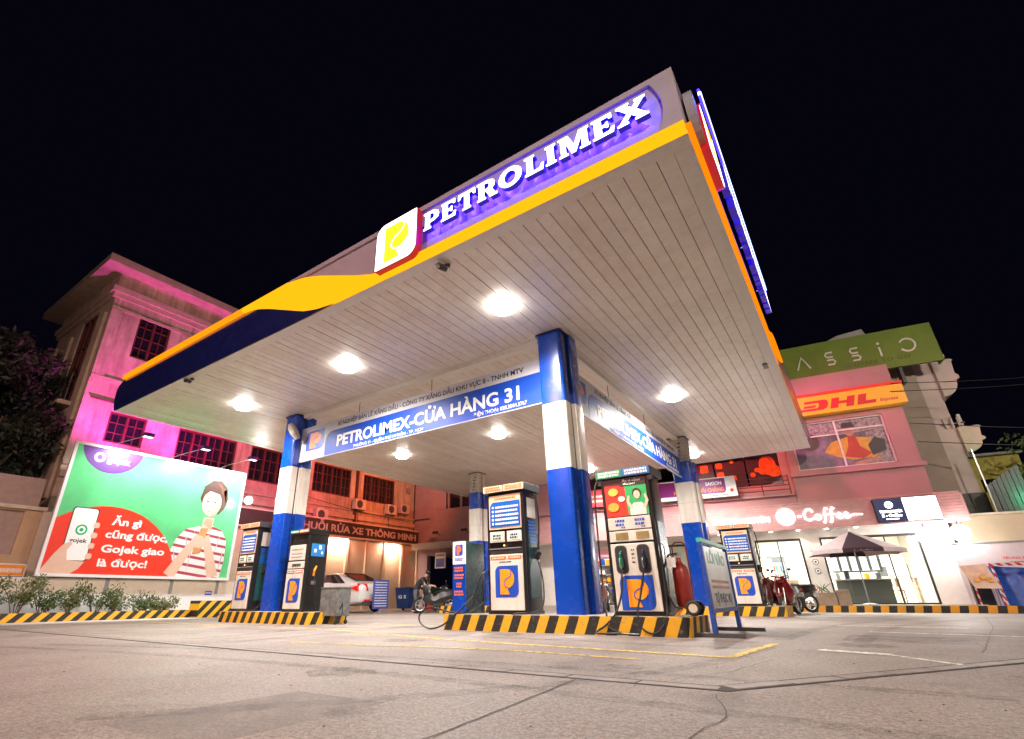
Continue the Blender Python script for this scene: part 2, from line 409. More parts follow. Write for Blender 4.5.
# painted lines
def paint(name, col):
    m = bpy.data.materials.new(name); m.use_nodes = True; N = m.node_tree.nodes; L = m.node_tree.links; b = N['Principled BSDF']
    b.inputs['Base Color'].default_value = (*col,1); b.inputs['Roughness'].default_value = .6
    tc = N.new('ShaderNodeTexCoord'); n = N.new('ShaderNodeTexNoise'); n.inputs['Scale'].default_value = 9; n.inputs['Detail'].default_value = 9; n.inputs['Roughness'].default_value = .75; L.new(tc.outputs['Object'], n.inputs['Vector'])
    r = N.new('ShaderNodeValToRGB'); r.color_ramp.elements[0].position = .36; r.color_ramp.elements[1].position = .52; L.new(n.outputs[0], r.inputs[0]); L.new(r.outputs[0], b.inputs['Alpha']); return m
ypaint = paint('worn_yellow_paint', (.62,.42,.06)); wpaint = paint('worn_white_paint', (.7,.68,.62))
for pts, wd in (([(-8.2,6.85),(-4.7,6.0),(-2.6,5.75),(-1.1,5.56)],.10), ([(-6.3,4.62),(-3.35,5.15),(-1.77,5.0)],.07), ([(-16,7.0),(-8.6,6.95)],.09), ([(-9.2,8.9),(-7.0,8.9)],.1), ([(-1.15,5.56),(-1.0,7.4)],.09)):
    tag(strip('painted_line', ypaint, wob(pts,.004,.3), wd, .0045), kind='structure')
for pts, wd in (([(-.53,6.82),(.03,6.58)],.16), ([(.03,6.55),(.53,5.84)],.06), ([(-.11,10.45),(1.5,10.11)],.14), ([(-.6,12.4),(1.2,12.2)],.14)):
    tag(strip('painted_arrow', wpaint, wob(pts,.003,.3), wd, .0045), kind='structure')

# tyre marks and repair patches
def smear(name, col, a_lo, a_hi, sc):
    m = bpy.data.materials.new(name); m.use_nodes = True; N = m.node_tree.nodes; L = m.node_tree.links; b_ = N['Principled BSDF']; b_.inputs['Base Color'].default_value = (*col,1); b_.inputs['Roughness'].default_value = .6
    tc = N.new('ShaderNodeTexCoord'); n = N.new('ShaderNodeTexNoise'); n.inputs['Scale'].default_value = sc; n.inputs['Detail'].default_value = 9; n.inputs['Roughness'].default_value = .72; L.new(tc.outputs['Object'], n.inputs['Vector'])
    mr = N.new('ShaderNodeMapRange'); mr.inputs['From Min'].default_value = .38; mr.inputs['From Max'].default_value = .66; mr.inputs['To Min'].default_value = a_lo; mr.inputs['To Max'].default_value = a_hi; L.new(n.outputs[0], mr.inputs[0]); L.new(mr.outputs[0], b_.inputs['Alpha']); return m
tym = smear('tyre_rubber_smear', (.05,.042,.04), 0, .32, 5); oil = smear('oil_stain', (.035,.03,.028), .0, .42, 7); pat = smear('repair_patch', (.24,.21,.20), .1, .5, 3)
def arc_(p0, p1, bend, n=24):
    P0, P1 = Vector(p0), Vector(p1); d = P1-P0; q = Vector((-d.y,d.x)).normalized(); return [tuple(P0+d*t/n+q*bend*math.sin(math.pi*t/n)) for t in range(n+1)]
for i,(p0,p1,bd,wd) in enumerate((((-9,2.3),(.5,2.9),.5,.17),((-9,2.75),(.5,4.2),.45,.17),((-3.2,1.2),(-1.0,7.0),-.6,.18),((-12,6.0),(-1.2,6.6),.35,.2),((-12,7.2),(-1.2,7.5),.3,.2),((-8.2,4.2),(-8.6,12),.4,.2),((-7.0,4.2),(-7.3,12),.4,.2),((-1.0,8),(.9,17),.5,.2),((-.2,8),(1.9,17),.5,.2))):
    tag(strip('tyre_mark', tym, arc_(p0,p1,bd), wd, .0012+.0003*i), kind='structure')
for i,(cx_,cy_,r_) in enumerate(((-3.4,3.0,.30),(-5.2,5.6,.38),(-1.7,4.4,.2),(-7.6,8.3,.5),(-.2,7.6,.35),(-2.2,2.0,.16),(-8.8,6.2,.4),(-4.6,7.3,.32))):
    pts = [(cx_+r_*random.uniform(.6,1.1)*math.cos(R(a)), cy_+r_*random.uniform(.6,1.1)*math.sin(R(a))) for a in range(0,360,18)]
    tag(MB().add([(x_,y_,.0042+.0002*i) for x_,y_ in pts],[tuple(range(len(pts)))]).build('oil_stain', oil), kind='structure')
for i,(x0,x1,y0,y1) in enumerate(((-.4,.9,8.3,9.6),(-3.0,-2.2,1.2,2.3))):
    tag(MB().add([(x0,y0,.0007),(x1,y0+.05,.0007),(x1-.04,y1,.0007),(x0+.05,y1-.03,.0007)],[(0,1,2,3)]).build('repair_patch', pat), kind='structure')
# grit and dry leaf bits scattered on the slab
b = MB()
for k in range(420):
    x_, y_ = random.uniform(-14,3), random.uniform(.9,9); s_ = random.uniform(.003,.009); a = random.uniform(0,6.28); c_, d_ = math.cos(a)*s_, math.sin(a)*s_
    b.add([(x_-c_,y_-d_,.0045),(x_+d_,y_-c_,.0045),(x_+c_*1.4,y_+d_*1.4,.0045),(x_-d_,y_+c_,.0045),(x_,y_,.0045+s_*.7)],[(0,1,4),(1,2,4),(2,3,4),(3,0,4)])
tag(b.build('ground_litter', M('litter',(.12,.09,.06),.9,var=.5,scale=40)), 'scattered grit and dry bits on the concrete', kind='stuff')

# ================================================================== CANOPY
CX0, CX1, CY0, CY1, SZ, TZ = -16.16, -.40, 4.97, 21.92, 5.51, 6.62
cano = thing('canopy', 'large flat petrol station canopy on blue and white columns, lit yellow edge', 'canopy', ((CX0+CX1)/2,(CY0+CY1)/2,0))
OX, OY = cano.location.x, cano.location.y
cano.location = (0,0,0)
slatm = M('cream_soffit_metal', (.80,.75,.68), .38, metal=.1, var=.04, scale=.6, streak=.12, rnd=.07)
trim = M('soffit_trim', (.72,.68,.62), .4, var=.06)
panelw = M('white_fascia_panel', (.33,.29,.35), .3, var=.08, scale=1.5, metal=.15)
yel = glow('yellow_light_strip', (1.0,.39,.005), 1.15)
yel3 = glow('orange_top_strip', (1.0,.26,.004), 1.15)
yel2 = glow('orange_light_strip', (1.0,.20,.002), 1.1)
box('roof', darkgrey, cano, CX0+.12, CX1-.12, CY0+.12, CY1-.12, SZ+.06, TZ-.25)
# soffit: one object per metal plank
nsl = 71; pw = (CX1-CX0-.434)/nsl; gap = .010; xs0 = CX0+.217+gap/2
sm = MB().box(0,pw-gap,CY0+.22,CY1-.22,SZ+.012,SZ+.03).mesh('soffit_plank', slatm)
for i in range(nsl): link('soffit_plank', sm, cano, (xs0+i*pw,0,random.uniform(-.003,.003)))
for (a0,a1,b0,b1) in ((CX0,CX1,CY0,CY0+.215),(CX0,CX1,CY1-.215,CY1),(CX0,CX0+.215,CY0+.217,CY1-.217),(CX1-.215,CX1,CY0+.217,CY1-.217)):
    box('soffit_border', trim, cano, a0,a1,b0,b1,SZ,SZ+.055)
# beam cover running over the banner line
box('soffit_beam_cover', trim, cano, -12.15,-4.35,8.44,8.62,SZ-.10,SZ+.011)
box('soffit_beam_cover', trim, cano, -4.13,-3.95,8.9,17.5,SZ-.10,SZ+.011)
# fascia built in a local frame: x along the edge, front = -y; used for the front and for the right hand side
WU = [(0,6.62),(6.2,6.62),(7.85,6.62),(8.5,6.50),(9.0,6.33),(9.55,6.10),(10.1,5.87),(10.5,5.73),(10.75,5.685)]
WL = [(0,6.51),(4.0,6.51),(6.25,6.53),(6.65,6.44),(7.05,6.28),(7.45,6.13),(7.85,5.96),(8.25,5.80),(8.6,5.66),(9.0,5.57),(9.55,5.516),(10.75,5.513)]
def interp(P, x):
    for (a,b),(c,d) in zip(P[:-1],P[1:]):
        if a <= x <= c: return b+(d-b)*(x-a)/(c-a)
    return P[-1][1]
def fascia(parent, LEN, flip, frame=True):
    # flip=False: navy at local x=0 end (front edge).  flip=True: mirrored, navy at far end
    T = (lambda x: LEN-x) if flip else (lambda x: x)
    # navy panel, softly bulging
    b = MB(); nx, nz = 44, 8; xs = [9.5*i/nx for i in range(nx+1)]
    vs = []
    for x in xs:
        zt = interp(WL,x)-.003
        for k in range(nz+1):
            t = k/nz; z = SZ+.003+(zt-SZ-.003)*t; tt = (z-SZ)/1.1
            vs.append((T(x), -.02-.075*math.sin(math.pi*min(1,max(0,tt))**.8)+(.09*max(0,tt-.7)/.3 if tt>.7 else 0), z))
    fs = [((i*(nz+1)+k),((i+1)*(nz+1)+k),((i+1)*(nz+1)+k+1),(i*(nz+1)+k+1)) for i in range(nx) for k in range(nz)]
    if flip: fs = [f[::-1] for f in fs]
    b.add(vs, fs); b.build('navy_panel', navy, parent, smooth=True)
    box('fascia_backing', navy, parent, *sorted((T(.02),T(9.6))), .06,.11, SZ+.06, TZ-.02)
    # yellow light band: thin top strip, wave, bottom strip
    up = [(x,z) for x,z in WU]; lo = [(x,z) for x,z in WL]
    pts = [(T(x),z) for x,z in up]+[(T(x),z) for x,z in lo[::-1]]
    cutx = 6.2
    for nm_,c0,c1,m_ in (('light_top_strip',-1,cutx,yel3),('light_wave',cutx+.006,99,yel2 if flip else yel)):
        seg = clip([(x,z) for x,z in WU]+[(x,z) for x,z in WL[::-1]], c0,c1,0,99); MB().prism([(T(x),z) for x,z in seg], -.05,.05).build(nm_, m_, parent)
    xe = LEN-.0
    # bottom strip in lit boxes with seams
    x = 10.76
    while x < xe-.01:
        x2 = min(x+1.72, xe); box('light_strip', yel2 if flip else yel, parent, *sorted((T(x),T(x2-.006))), -.055,.05, SZ+.003, SZ+.178); x = x2
    # white panel with raised border
    wp = [(x,z) for x,z in WU[2:]]
    pts = [(T(x),z+.004) for x,z in wp]+[(T(LEN),SZ+.182),(T(LEN),TZ),(T(7.85),TZ+.001)]
    MB().prism(pts, .0,.05).build('white_panel', panelw, parent)
    if not frame: return
    fr = MB(); fr.prism([(T(7.8),TZ-.006),(T(8.7),TZ-.085),(T(LEN),TZ-.085),(T(LEN),TZ+.012),(T(7.8),TZ+.012)], -.045,-.001)
    arc = [(T(LEN-.29+.10*math.sin(math.pi*t/10)), SZ+.183+(TZ-.086-SZ-.183)*t/10) for t in range(11)]
    fr.prism(arc+[(T(LEN),TZ-.086),(T(LEN),SZ+.183)], -.045,-.001)
    fr.build('raised_border', panelw, parent)
ff = bpy.data.objects.new('front_fascia', None); C.objects.link(ff); ff.parent = cano; ff.location = (CX0, CY0, 0)
fascia(ff, CX1-CX0, False)
rf = bpy.data.objects.new('side_fascia', None); C.objects.link(rf); rf.parent = cano; rf.location = (CX1+.002, CY0+.012, 0); rf.rotation_euler = (0,0,R(90))
fascia(rf, CY1-CY0-.03, True, False)
box('rear_fascia', navy, cano, CX0+.01, CX1-.14, CY1-.11, CY1-.002, SZ+.057, TZ)
box('left_fascia', navy, cano, CX0+.001, CX0+.11, CY0+.12, CY1-.14, SZ+.057, TZ)
# round corner drum between the two faces
# --- built-up illuminated letters
GL = {
 'P':(1.0,[(0,0),(.46,0),(.46,.10),(.38,.13),(.38,.34),(.62,.36),(.86,.46),(.93,.66),(.86,.86),(.66,.98),(.50,1),(0,1),(0,.9),(.09,.86),(.09,.13),(0,.1)],[(.38,.50),(.38,.85),(.50,.85),(.60,.78),(.63,.67),(.60,.56),(.50,.50)]),
 'E':(.92,[(0,0),(.80,0),(.86,.30),(.74,.30),(.64,.16),(.38,.15),(.38,.43),(.52,.43),(.55,.35),(.64,.35),(.64,.65),(.55,.65),(.52,.57),(.38,.57),(.38,.85),(.62,.85),(.70,.74),(.80,.74),(.80,1),(0,1),(0,.9),(.09,.86),(.09,.13),(0,.1)],None),
 'T':(.98,[(.24,0),(.70,0),(.70,.1),(.61,.13),(.61,.84),(.76,.84),(.84,.68),(.95,.68),(.93,1),(.01,1),(-.01,.68),(.10,.68),(.18,.84),(.33,.84),(.33,.13),(.24,.1)],None),
 'R':(1.08,[(0,0),(.46,0),(.46,.10),(.38,.13),(.38,.40),(.46,.40),(.66,.0),(1.04,0),(1.04,.1),(.94,.13),(.78,.42),(.90,.55),(.93,.72),(.86,.88),(.66,.98),(.50,1),(0,1),(0,.9),(.09,.86),(.09,.13),(0,.1)],[(.38,.54),(.38,.85),(.50,.85),(.60,.80),(.63,.70),(.60,.58),(.50,.54)]),
 'O':(1.20,[(.55+.57*math.cos(R(a)), .5+.52*math.sin(R(a))) for a in range(0,360,15)],[(.55+.28*math.cos(R(a)), .5+.33*math.sin(R(a))) for a in range(0,360,20)]),
 'L':(.90,[(0,0),(.82,0),(.88,.36),(.76,.36),(.66,.16),(.38,.15),(.38,.87),(.47,.9),(.47,1),(0,1),(0,.9),(.09,.87),(.09,.13),(0,.1)],None),
 'I':(.54,[(0,0),(.47,0),(.47,.1),(.38,.13),(.38,.87),(.47,.9),(.47,1),(0,1),(0,.9),(.09,.87),(.09,.13),(0,.1)],None),
 'M':(1.34,[(0,0),(.38,0),(.38,.1),(.30,.13),(.30,.62),(.52,0),(.70,0),(.95,.62),(.95,.13),(.86,.1),(.86,0),(1.28,0),(1.28,.1),(1.21,.13),(1.21,.87),(1.28,.9),(1.28,1),(.88,1),(.64,.42),(.42,1),(0,1),(0,.9),(.08,.87),(.08,.13),(0,.1)],None),
 'X':(1.16,[(-.02,0),(.40,0),(.40,.09),(.33,.12),(.52,.35),(.72,.12),(.63,.09),(.63,0),(1.12,0),(1.12,.1),(1.04,.13),(.73,.52),(1.0,.86),(1.09,.9),(1.09,1),(.68,1),(.68,.91),(.74,.88),(.58,.68),(.42,.88),(.49,.91),(.49,1),(.0,1),(.0,.9),(.09,.86),(.37,.5),(.08,.14),(-.02,.1)],None)}
letface = glow('lit_white_letter_face', (.92,.94,1.0), 3.2)
letside = M('blue_letter_edge', (.02,.012,.22), .35, var=.05, emit=(.03,.01,1.0), es=.16)
lethalo = glow('blue_halo_led', (.04,.015,1.0), 34.0)
def letter_mesh(ch, h, wd, depth, y):
    adv, out, hole = GL[ch]
    b = MB(); o = [(x*wd*h, z*h) for x,z in out]
    if sum(o[i][0]*o[(i+1)%len(o)][1]-o[(i+1)%len(o)][0]*o[i][1] for i in range(len(o))) < 0: o = o[::-1]
    k = len(o); sides = [((i+1)%k,i,k+i,k+(i+1)%k) for i in range(k)]
    b.add([(x,y,z) for x,z in o]+[(x,y+depth,z) for x,z in o], sides); ns = len(b.f)
    ring = o[:]
    if hole:
        hl = [(x*wd*h, z*h) for x,z in hole]
        if sum(hl[i][0]*hl[(i+1)%len(hl)][1]-hl[(i+1)%len(hl)][0]*hl[i][1] for i in range(len(hl))) > 0: hl = hl[::-1]
        q = len(hl); b.add([(x,y,z) for x,z in hl]+[(x,y+depth,z) for x,z in hl], [((i+1)%q,i,q+i,q+(i+1)%q) for i in range(q)]); ns = len(b.f)
        bi, bj = min(((i,j) for i in range(k) for j in range(q)), key=lambda t:(o[t[0]][0]-hl[t[1]][0])**2+(o[t[0]][1]-hl[t[1]][1])**2)
        ring = o[:bi+1]+[hl[(bj+i)%q] for i in range(q+1)]+o[bi:]
    b.add([(x,y-.002,z) for x,z in ring],[tuple(range(len(ring)))]); b.add([(x,y+depth,z) for x,z in ring],[tuple(range(len(ring)-1,-1,-1))])
    me = b.mesh('letter', [letside, letface, lethalo])
    for i,p in enumerate(me.polygons): p.material_index = 0 if i < ns else i-ns+1
    return me
def sign_letters(parent, x0, x1, z0, h, y, depth):
    word = 'PETROLIMEX'; kern = .05; tot = sum(GL[c][0] for c in word)+kern*(len(word)-1)
    wd = (x1-x0)/(tot*h); x = x0
    for c in word:
        link('letter', letter_mesh(c,h,wd,depth,y), parent, (x,0,z0)); x += (GL[c][0]+kern)*h*wd
def p_logo(parent, x0, x1, z0, z1, y, field, pmat, line, name='logo', th=.004, border=0.):
    W_, H_ = x1-x0, z1-z0; r = .22*W_
    f = poly(name, field, parent, rrect(x0,x1,z0,z1,r,.02*W_,r,.02*W_), y, th)
    f2 = lambda u,v: (x0+u*W_, z0+v*H_)
    body = [(.22,.09),(.61,.09),(.58,.16),(.55,.22),(.54,.29),(.64,.31),(.74,.37),(.81,.47),(.83,.58),(.81,.69),(.75,.79),(.66,.86),(.56,.89),(.22,.89)]
    poly('logo_letter', pmat, f, [f2(*p) for p in body], y-th-.002, th)
    sc = [(.70,.85),(.705,.78),(.69,.71),(.64,.65),(.57,.61),(.48,.57),(.42,.51),(.395,.44),(.41,.37),(.47,.315),(.55,.30)]
    poly('logo_curve', line, f, ribbon([f2(*p) for p in sc], .03*W_), y-2*th-.003, th)
    return f
logow = glow('lit_white_logo_face', (1,.97,.92), 2.6); logoy = glow('lit_yellow_logo_letter', (1,.62,.02), 1.5); logol = glow('lit_logo_curve', (1,.9,.6), 2.0)
redside = M('red_logo_edge', (.30,.006,.02), .3, var=.05, emit=(1,.01,.03), es=.18)
def lit_logo(parent, x0, x1, z0, z1, y, depth):
    r = .2*(x1-x0)
    b = MB().prism(rrect(x0,x1,z0,z1,r,.02,r,.02), y, y+depth).build('logo_box', redside, parent)
    p_logo(parent, x0+.012, x1-.012, z0+.012, z1-.012, y-.004, logow, logoy, logol, 'logo_face', .003)
# front sign (world y = 4.80 plane)
sgn = thing('illuminated_sign', 'lit white PETROLIMEX letters and square logo along front canopy edge', 'sign', (-4.99,CY0,5.6))
sgn.location = (0,CY0,0)
sign_letters(sgn, -4.37, -.72, 5.93, .345, -.17, .085)
lit_logo(sgn, -5.46, -4.52, 5.60, 6.53, -.17, .13)
sg2 = thing('illuminated_sign', 'blue glowing canopy sign seen edge on along the right side', 'sign', (CX1,0,0), 90)
sign_letters(sg2, 6.75, 11.1, 5.95, .50, -.20, .10)
lit_logo(sg2, 5.5, 6.5, 5.66, 6.56, -.16, .11)
neon = glow('blue_white_neon', (.35,.45,1.0), 4.0)
MB().tube([(5.42,-.205,6.53),(8.0,-.205,6.53),(11.12,-.205,6.53)],.022).build('neon_tube', neon, sg2)
for z_ in (6.47,6.59): MB().tube([(5.42,-.20,z_),(8.0,-.20,z_),(11.12,-.20,z_)],.016).build('neon_tube', glow('deep_blue_neon',(.04,.02,1.0),4.0), sg2)
for x_ in (5.6,7.4,9.2,11.0): MB().cyl((x_,-.2,6.53),(x_,-.04,6.50),.008,n=6).build('neon_bracket', steel, sg2)
# rounded white drum end on the side face
MB().prism(circ(5.50,6.14,.40,24), -.13,-.03).build('drum_end', panelw, rf.parent and sg2)

# --- ceiling lamps
lampd = glow('lamp_diffuser', (1,.96,.9), 28)
def ceil_lamp(x, y, label, watts):
    t = thing('ceiling_lamp', label, 'lamp', (x,y,SZ), 0, 'round lamps under the canopy')
    MB().lathe([(.19,.010),(.19,-.03),(.17,-.035)],n=24).build('housing', white, t, smooth=True)
    MB().lathe([(.225,-.036),(.235,-.06),(.21,-.10),(.14,-.122),(.02,-.13)],n=24).build('diffuser', lampd, t, smooth=True)
    lamp('lamp_light','SPOT',t,(0,0,-.15),watts,(1,.93,.85),.12,(0,0,0),165,.9)
WATT = 1650
ceil_lamp(-4.19,6.86,'round ceiling lamp in front of the nearest column top, closest to the camera',WATT)
ceil_lamp(-8.52,6.9,'round ceiling lamp above the middle of the long blue banner',WATT)
ceil_lamp(-12.8,6.9,'round ceiling lamp left of the left column top',WATT)
ceil_lamp(-2.98,13.5,'round ceiling lamp right of the side banner, under the right canopy half',WATT)
ceil_lamp(-8.62,13.5,'round ceiling lamp seen just below the long banner, beside the nearest column',WATT)
ceil_lamp(-12.95,13.5,'round ceiling lamp seen below the middle of the long banner',WATT)
ceil_lamp(-4.13,20.2,'round ceiling lamp beside the far right column near the rear edge',WATT)
ceil_lamp(-8.3,20.0,'round ceiling lamp near the rear edge, beside the nearest column shaft',WATT)
# --- small cameras and bits under the soffit
def cctv(x, y, rz, label):
    t = thing('security_camera', label, 'camera', (x,y,SZ), rz)
    MB().lathe([(.045,.0),(.045,-.03),(.02,-.04)],n=12).build('mount', darkgrey, t)
    MB().tube([(0,0,-.03),(0,-.02,-.09),(0,-.08,-.12)],.014,6).build('arm', darkgrey, t)
    b = MB().cyl((0,-.04,-.11),(.02,-.22,-.15),.038,n=12).build('body', black, t, smooth=True)
    MB().box(-.05,.05,-.24,-.02,-.085,-.075).build('sun_shield', grey, t)
cctv(-12.1,5.12,20,'small dark security camera under the left front canopy edge')
cctv(-4.25,5.28,-10,'small dark security camera under the canopy edge below the logo')
box('soffit_vent', darkgrey, cano, -.70,-.60,12.7,13.0,SZ-.02,SZ+.011)
# ================================================================== COLUMNS
duct = M('bare_duct_wrap', (.50,.44,.38), .6, var=.5, scale=22, bump=.5, fine=30)
def column(x0, x1, y0, y1, label, bare, pipe=True):
    t = thing('column', label, 'column', ((x0+x1)/2,(y0+y1)/2,.25), 0, 'canopy columns')
    hx, hy = (x1-x0)/2, (y1-y0)/2; top = SZ-.25+.01
    bands = [(0.0,2.43,blue,'lower_blue_band'),(2.433,3.72,colwhite,'white_band'),(3.723,4.40 if bare else top-.04,blue,'upper_blue_band')]
    for z0,z1,m,n in bands: MB().rbox(-hx,hx,-hy,hy,z0,z1,.07,5).build(n, m, t, smooth=True)
    if bare:
        MB().rbox(-hx+.03,hx-.03,-hy+.03,hy-.03,4.402,top-.02,.05,3).build('bare_top', duct, t)
        for k in range(5): MB().box(-.05+.02*k,.0+.03*k,-hy-.012,-hy+.03,4.5+.13*k,4.53+.13*k).build('clamp', black, t)
        MB().rbox(-hx-.02,hx+.02,-hy-.02,hy+.02,top-.04,top-.02,.06,3).build('collar', darkgrey, t)
    else:
        MB().rbox(-hx-.035,hx+.035,-hy-.035,hy+.035,top-.039,top-.008,.07,4).build('collar', navy, t)
    for z_ in (1.22,3.05): MB().rbox(-hx-.0012,hx+.0012,-hy-.0012,hy+.0012,z_,z_+.004,.07,5).build('seam', darkgrey, t)
    if pipe:
        # slim cover strip and groove on the right hand face
        box('groove', black, t, hx-.002,hx+.006,-.06,-.03,.0,top-.05)
        for z0,z1,m,n in bands: MB().rbox(hx-.03,hx+.07,.02,hy+.06,z0,z1,.02,3).build('pipe_cover', m, t, smooth=True)
    return t
column(-4.28,-3.76,8.28,8.86,'thick blue and white column nearest the camera',False)
colL = column(-12.76,-12.22,8.28,8.86,'blue and white column at the left end of the long banner',False)
column(-12.80,-12.24,17.5,18.06,'far rear blue and white column with bare metal top, behind a dispenser',True)
column(-4.32,-3.72,17.5,18.1,'blue and white column at the far end of the side banner',True)
MB().tube([(.13,-.37,4.91),(.24,-.40,4.80),(.33,-.35,4.64),(.39,-.27,4.50)],[.09,.12,.12,.08],9).build('duct_elbow', duct, colL)

# ================================================================== HANGING BANNERS
ban_w = M('banner_vinyl_white', (.62,.60,.66), .5, var=.05, spec=.35); ban_b = M('banner_vinyl_blue', (.004,.06,.46), .45, var=.07, spec=.35)
def banner(t, Lx, z0, z1):
    box('panel', ban_w, t, 0,Lx,-.03,.03,z0,z1)
    h = z1-z0
    p_logo(t, .27,1.05, z0+.27,z0+.85*h, -.034, pblue, M('logo_orange_red',(.85,.22,.06),.4,var=.02), pblue, 'logo', .003)
    poly('blue_field', ban_b, t, rrect(1.12,Lx,z0+.02,z0+.70*h,.30,.0,.0,.0), -.034,.004)
    text('lettering','XÍ NGHIỆP BÁN LẺ XĂNG DẦU - CÔNG TY XĂNG DẦU KHU VỰC II - TNHH MTV',pblack,t,1.57,z0+.80*h,.115,-.031,Lx-1.57-.45,.003,.016)
    text('lettering','PETROLIMEX-CỬA HÀNG 31',pwhite,t,1.62,z0+.215*h,.30,-.036,Lx-1.62-.57,.006,.026)
    text('lettering','PHƯỜNG 11 - QUẬN PHÚ NHUẬN - TP. HCM',pwhite,t,2.3,z0+.05*h,.075,-.036,2.4,.003,.012)
    text('lettering','ĐIỆN THOẠI: 028.3844.3767',pwhite,t,Lx-1.75,z0+.06*h,.085,-.036,1.35,.003,.015)
    for k in (.3,.62): MB().cyl((Lx*k,0,z1-.01),(Lx*k,0,SZ-.1),.008,n=6).build('hanging_rod', darkgrey, t)
t = thing('hanging_banner','long blue and white shop name banner between left and nearest columns','banner',(-12.22,8.53,0)); banner(t, 7.92, 4.10, 5.09)
t = thing('hanging_banner','blue and white shop name banner receding from nearest to far right column','banner',(-4.04,8.92,0),90); banner(t, 8.56, 4.12, 5.06)

# ================================================================== PUMP ISLANDS
hz = stripes('hazard_paint', .34, -.45, (.02,.018,.016), (.82,.42,.015), .55)
islc = M('island_top_concrete', (.30,.28,.26), .7, var=.25, scale=4, bump=.4)
def island(x0, x1, y0, y1, h, label, ts=True):
    t = thing('pump_island', label, 'island', ((x0+x1)/2,(y0+y1)/2,0), 0, 'striped kerb islands')
    hx, hy = (x1-x0)/2, (y1-y0)/2
    MB().rbox(-hx,hx,-hy,hy,0,h,.10,5).build('kerb', hz, t, smooth=True)
    if ts: MB().rbox(-hx+.1,hx-.1,-hy+.1,hy-.1,h,h+.006,.08,4).build('top_slab', islc, t)
    return t
island(-6.38,-2.06,7.88,9.12,.25,'black and yellow striped island under the two nearest dispensers')
island(-14.0,-10.3,7.90,9.10,.25,'black and yellow striped island under the two left dispensers')
island(-5.3,-1.85,16.95,18.5,.25,'black and yellow striped island at the far right column')
island(-14.0,-10.9,17.0,18.5,.25,'striped island under the far rear column')

# ================================================================== FUEL DISPENSERS
dw = M('dispenser_white_enamel', (.74,.70,.64), .32, var=.08, scale=3, coat=.25, streak=.18)
dk = M('dispenser_black', (.014,.013,.013), .3, var=.2, coat=.2)
scr = M('screen_blue_print', (.015,.12,.50), .2, var=.1, coat=.4)
toporange = M('topper_peach_print', (.85,.55,.36), .4, var=.05); txtorange = M('orange_red_print', (.72,.16,.05), .5, var=0)
lcd = M('lcd_glass', (.55,.62,.52), .15, var=.08, emit=(.7,.85,.75), es=.35)
lcdbrown = M('lcd_brown', (.30,.22,.10), .2, var=.3)
teal = M('dark_teal_side_panel', (.02,.075,.08), .25, var=.15, coat=.3)
hosem = M('fuel_hose', (.012,.010,.010), .4, var=.2)
silver = M('nozzle_metal', (.5,.52,.53), .3, metal=.9, var=.15)
def bars(t, name, mat, x0, x1, zs, h, y, jag=True):
    # rows of small print, too small to read
    b = MB()
    for z in zs:
        x = x0
        while x < x1-.01:
            wv = random.uniform(.015,.05); b.box(x,min(x+wv,x1),y-.003,y,z,z+h); x += wv+.012
    o = b.build(name, mat, t); o['kind'] = 'stuff'; return o
def nozzle(t, x, z, col, y):
    b = MB(); b.rbox(x-.03,x+.03,y-.05,y+.02,z+.02,z+.16,.015,2)
    b.tube([(x,y-.02,z+.16),(x,y-.03,z+.21),(x,y+.02,z+.26)],[.016,.014,.011],8)
    n = b.build('nozzle', col, t)
    MB().tube([(x,y-.05,z+.15),(x,y-.085,z+.10),(x,y-.08,z+.03),(x,y-.04,z)],.008,6).build('trigger_guard', silver, n)
    return n
def disp_common(t, w=.80, d=.55, h=2.22, sidem=None):
    x = w/2
    box('base', dk, t, -x-.01,x+.01,-d/2-.005,d/2,0,.05)
    MB().rbox(-x,x,-d/2+.02,d/2,.05,h-.14,.03,3).build('housing', dk, t, smooth=True)
    for s in (-1,1): box('corner_post', dk, t, *sorted((s*x,s*(x-.055))), -d/2-.006,-d/2+.019,.05,h-.145, .008)
    for s in (-1,1):
        box('side_panel', sidem or teal, t, *sorted((s*(x+.006),s*(x+.0015))), -d/2+.12,d/2-.06,.25,1.35)
def hose(t, pts, r=.014):
    # smooth a few points into a hanging hose
    P = [Vector(p) for p in pts]; out = []
    for i in range(len(P)-1):
        p0 = P[max(i-1,0)]; p1 = P[i]; p2 = P[i+1]; p3 = P[min(i+2,len(P)-1)]
        for k in range(8):
            u = k/8; out.append(.5*((2*p1)+(p2-p0)*u+(2*p0-5*p1+4*p2-p3)*u*u+(3*p1-p0-3*p2+p3)*u**3))
    out.append(P[-1]); return MB().tube(out, r, 7).build('hose', hosem, t, smooth=True)
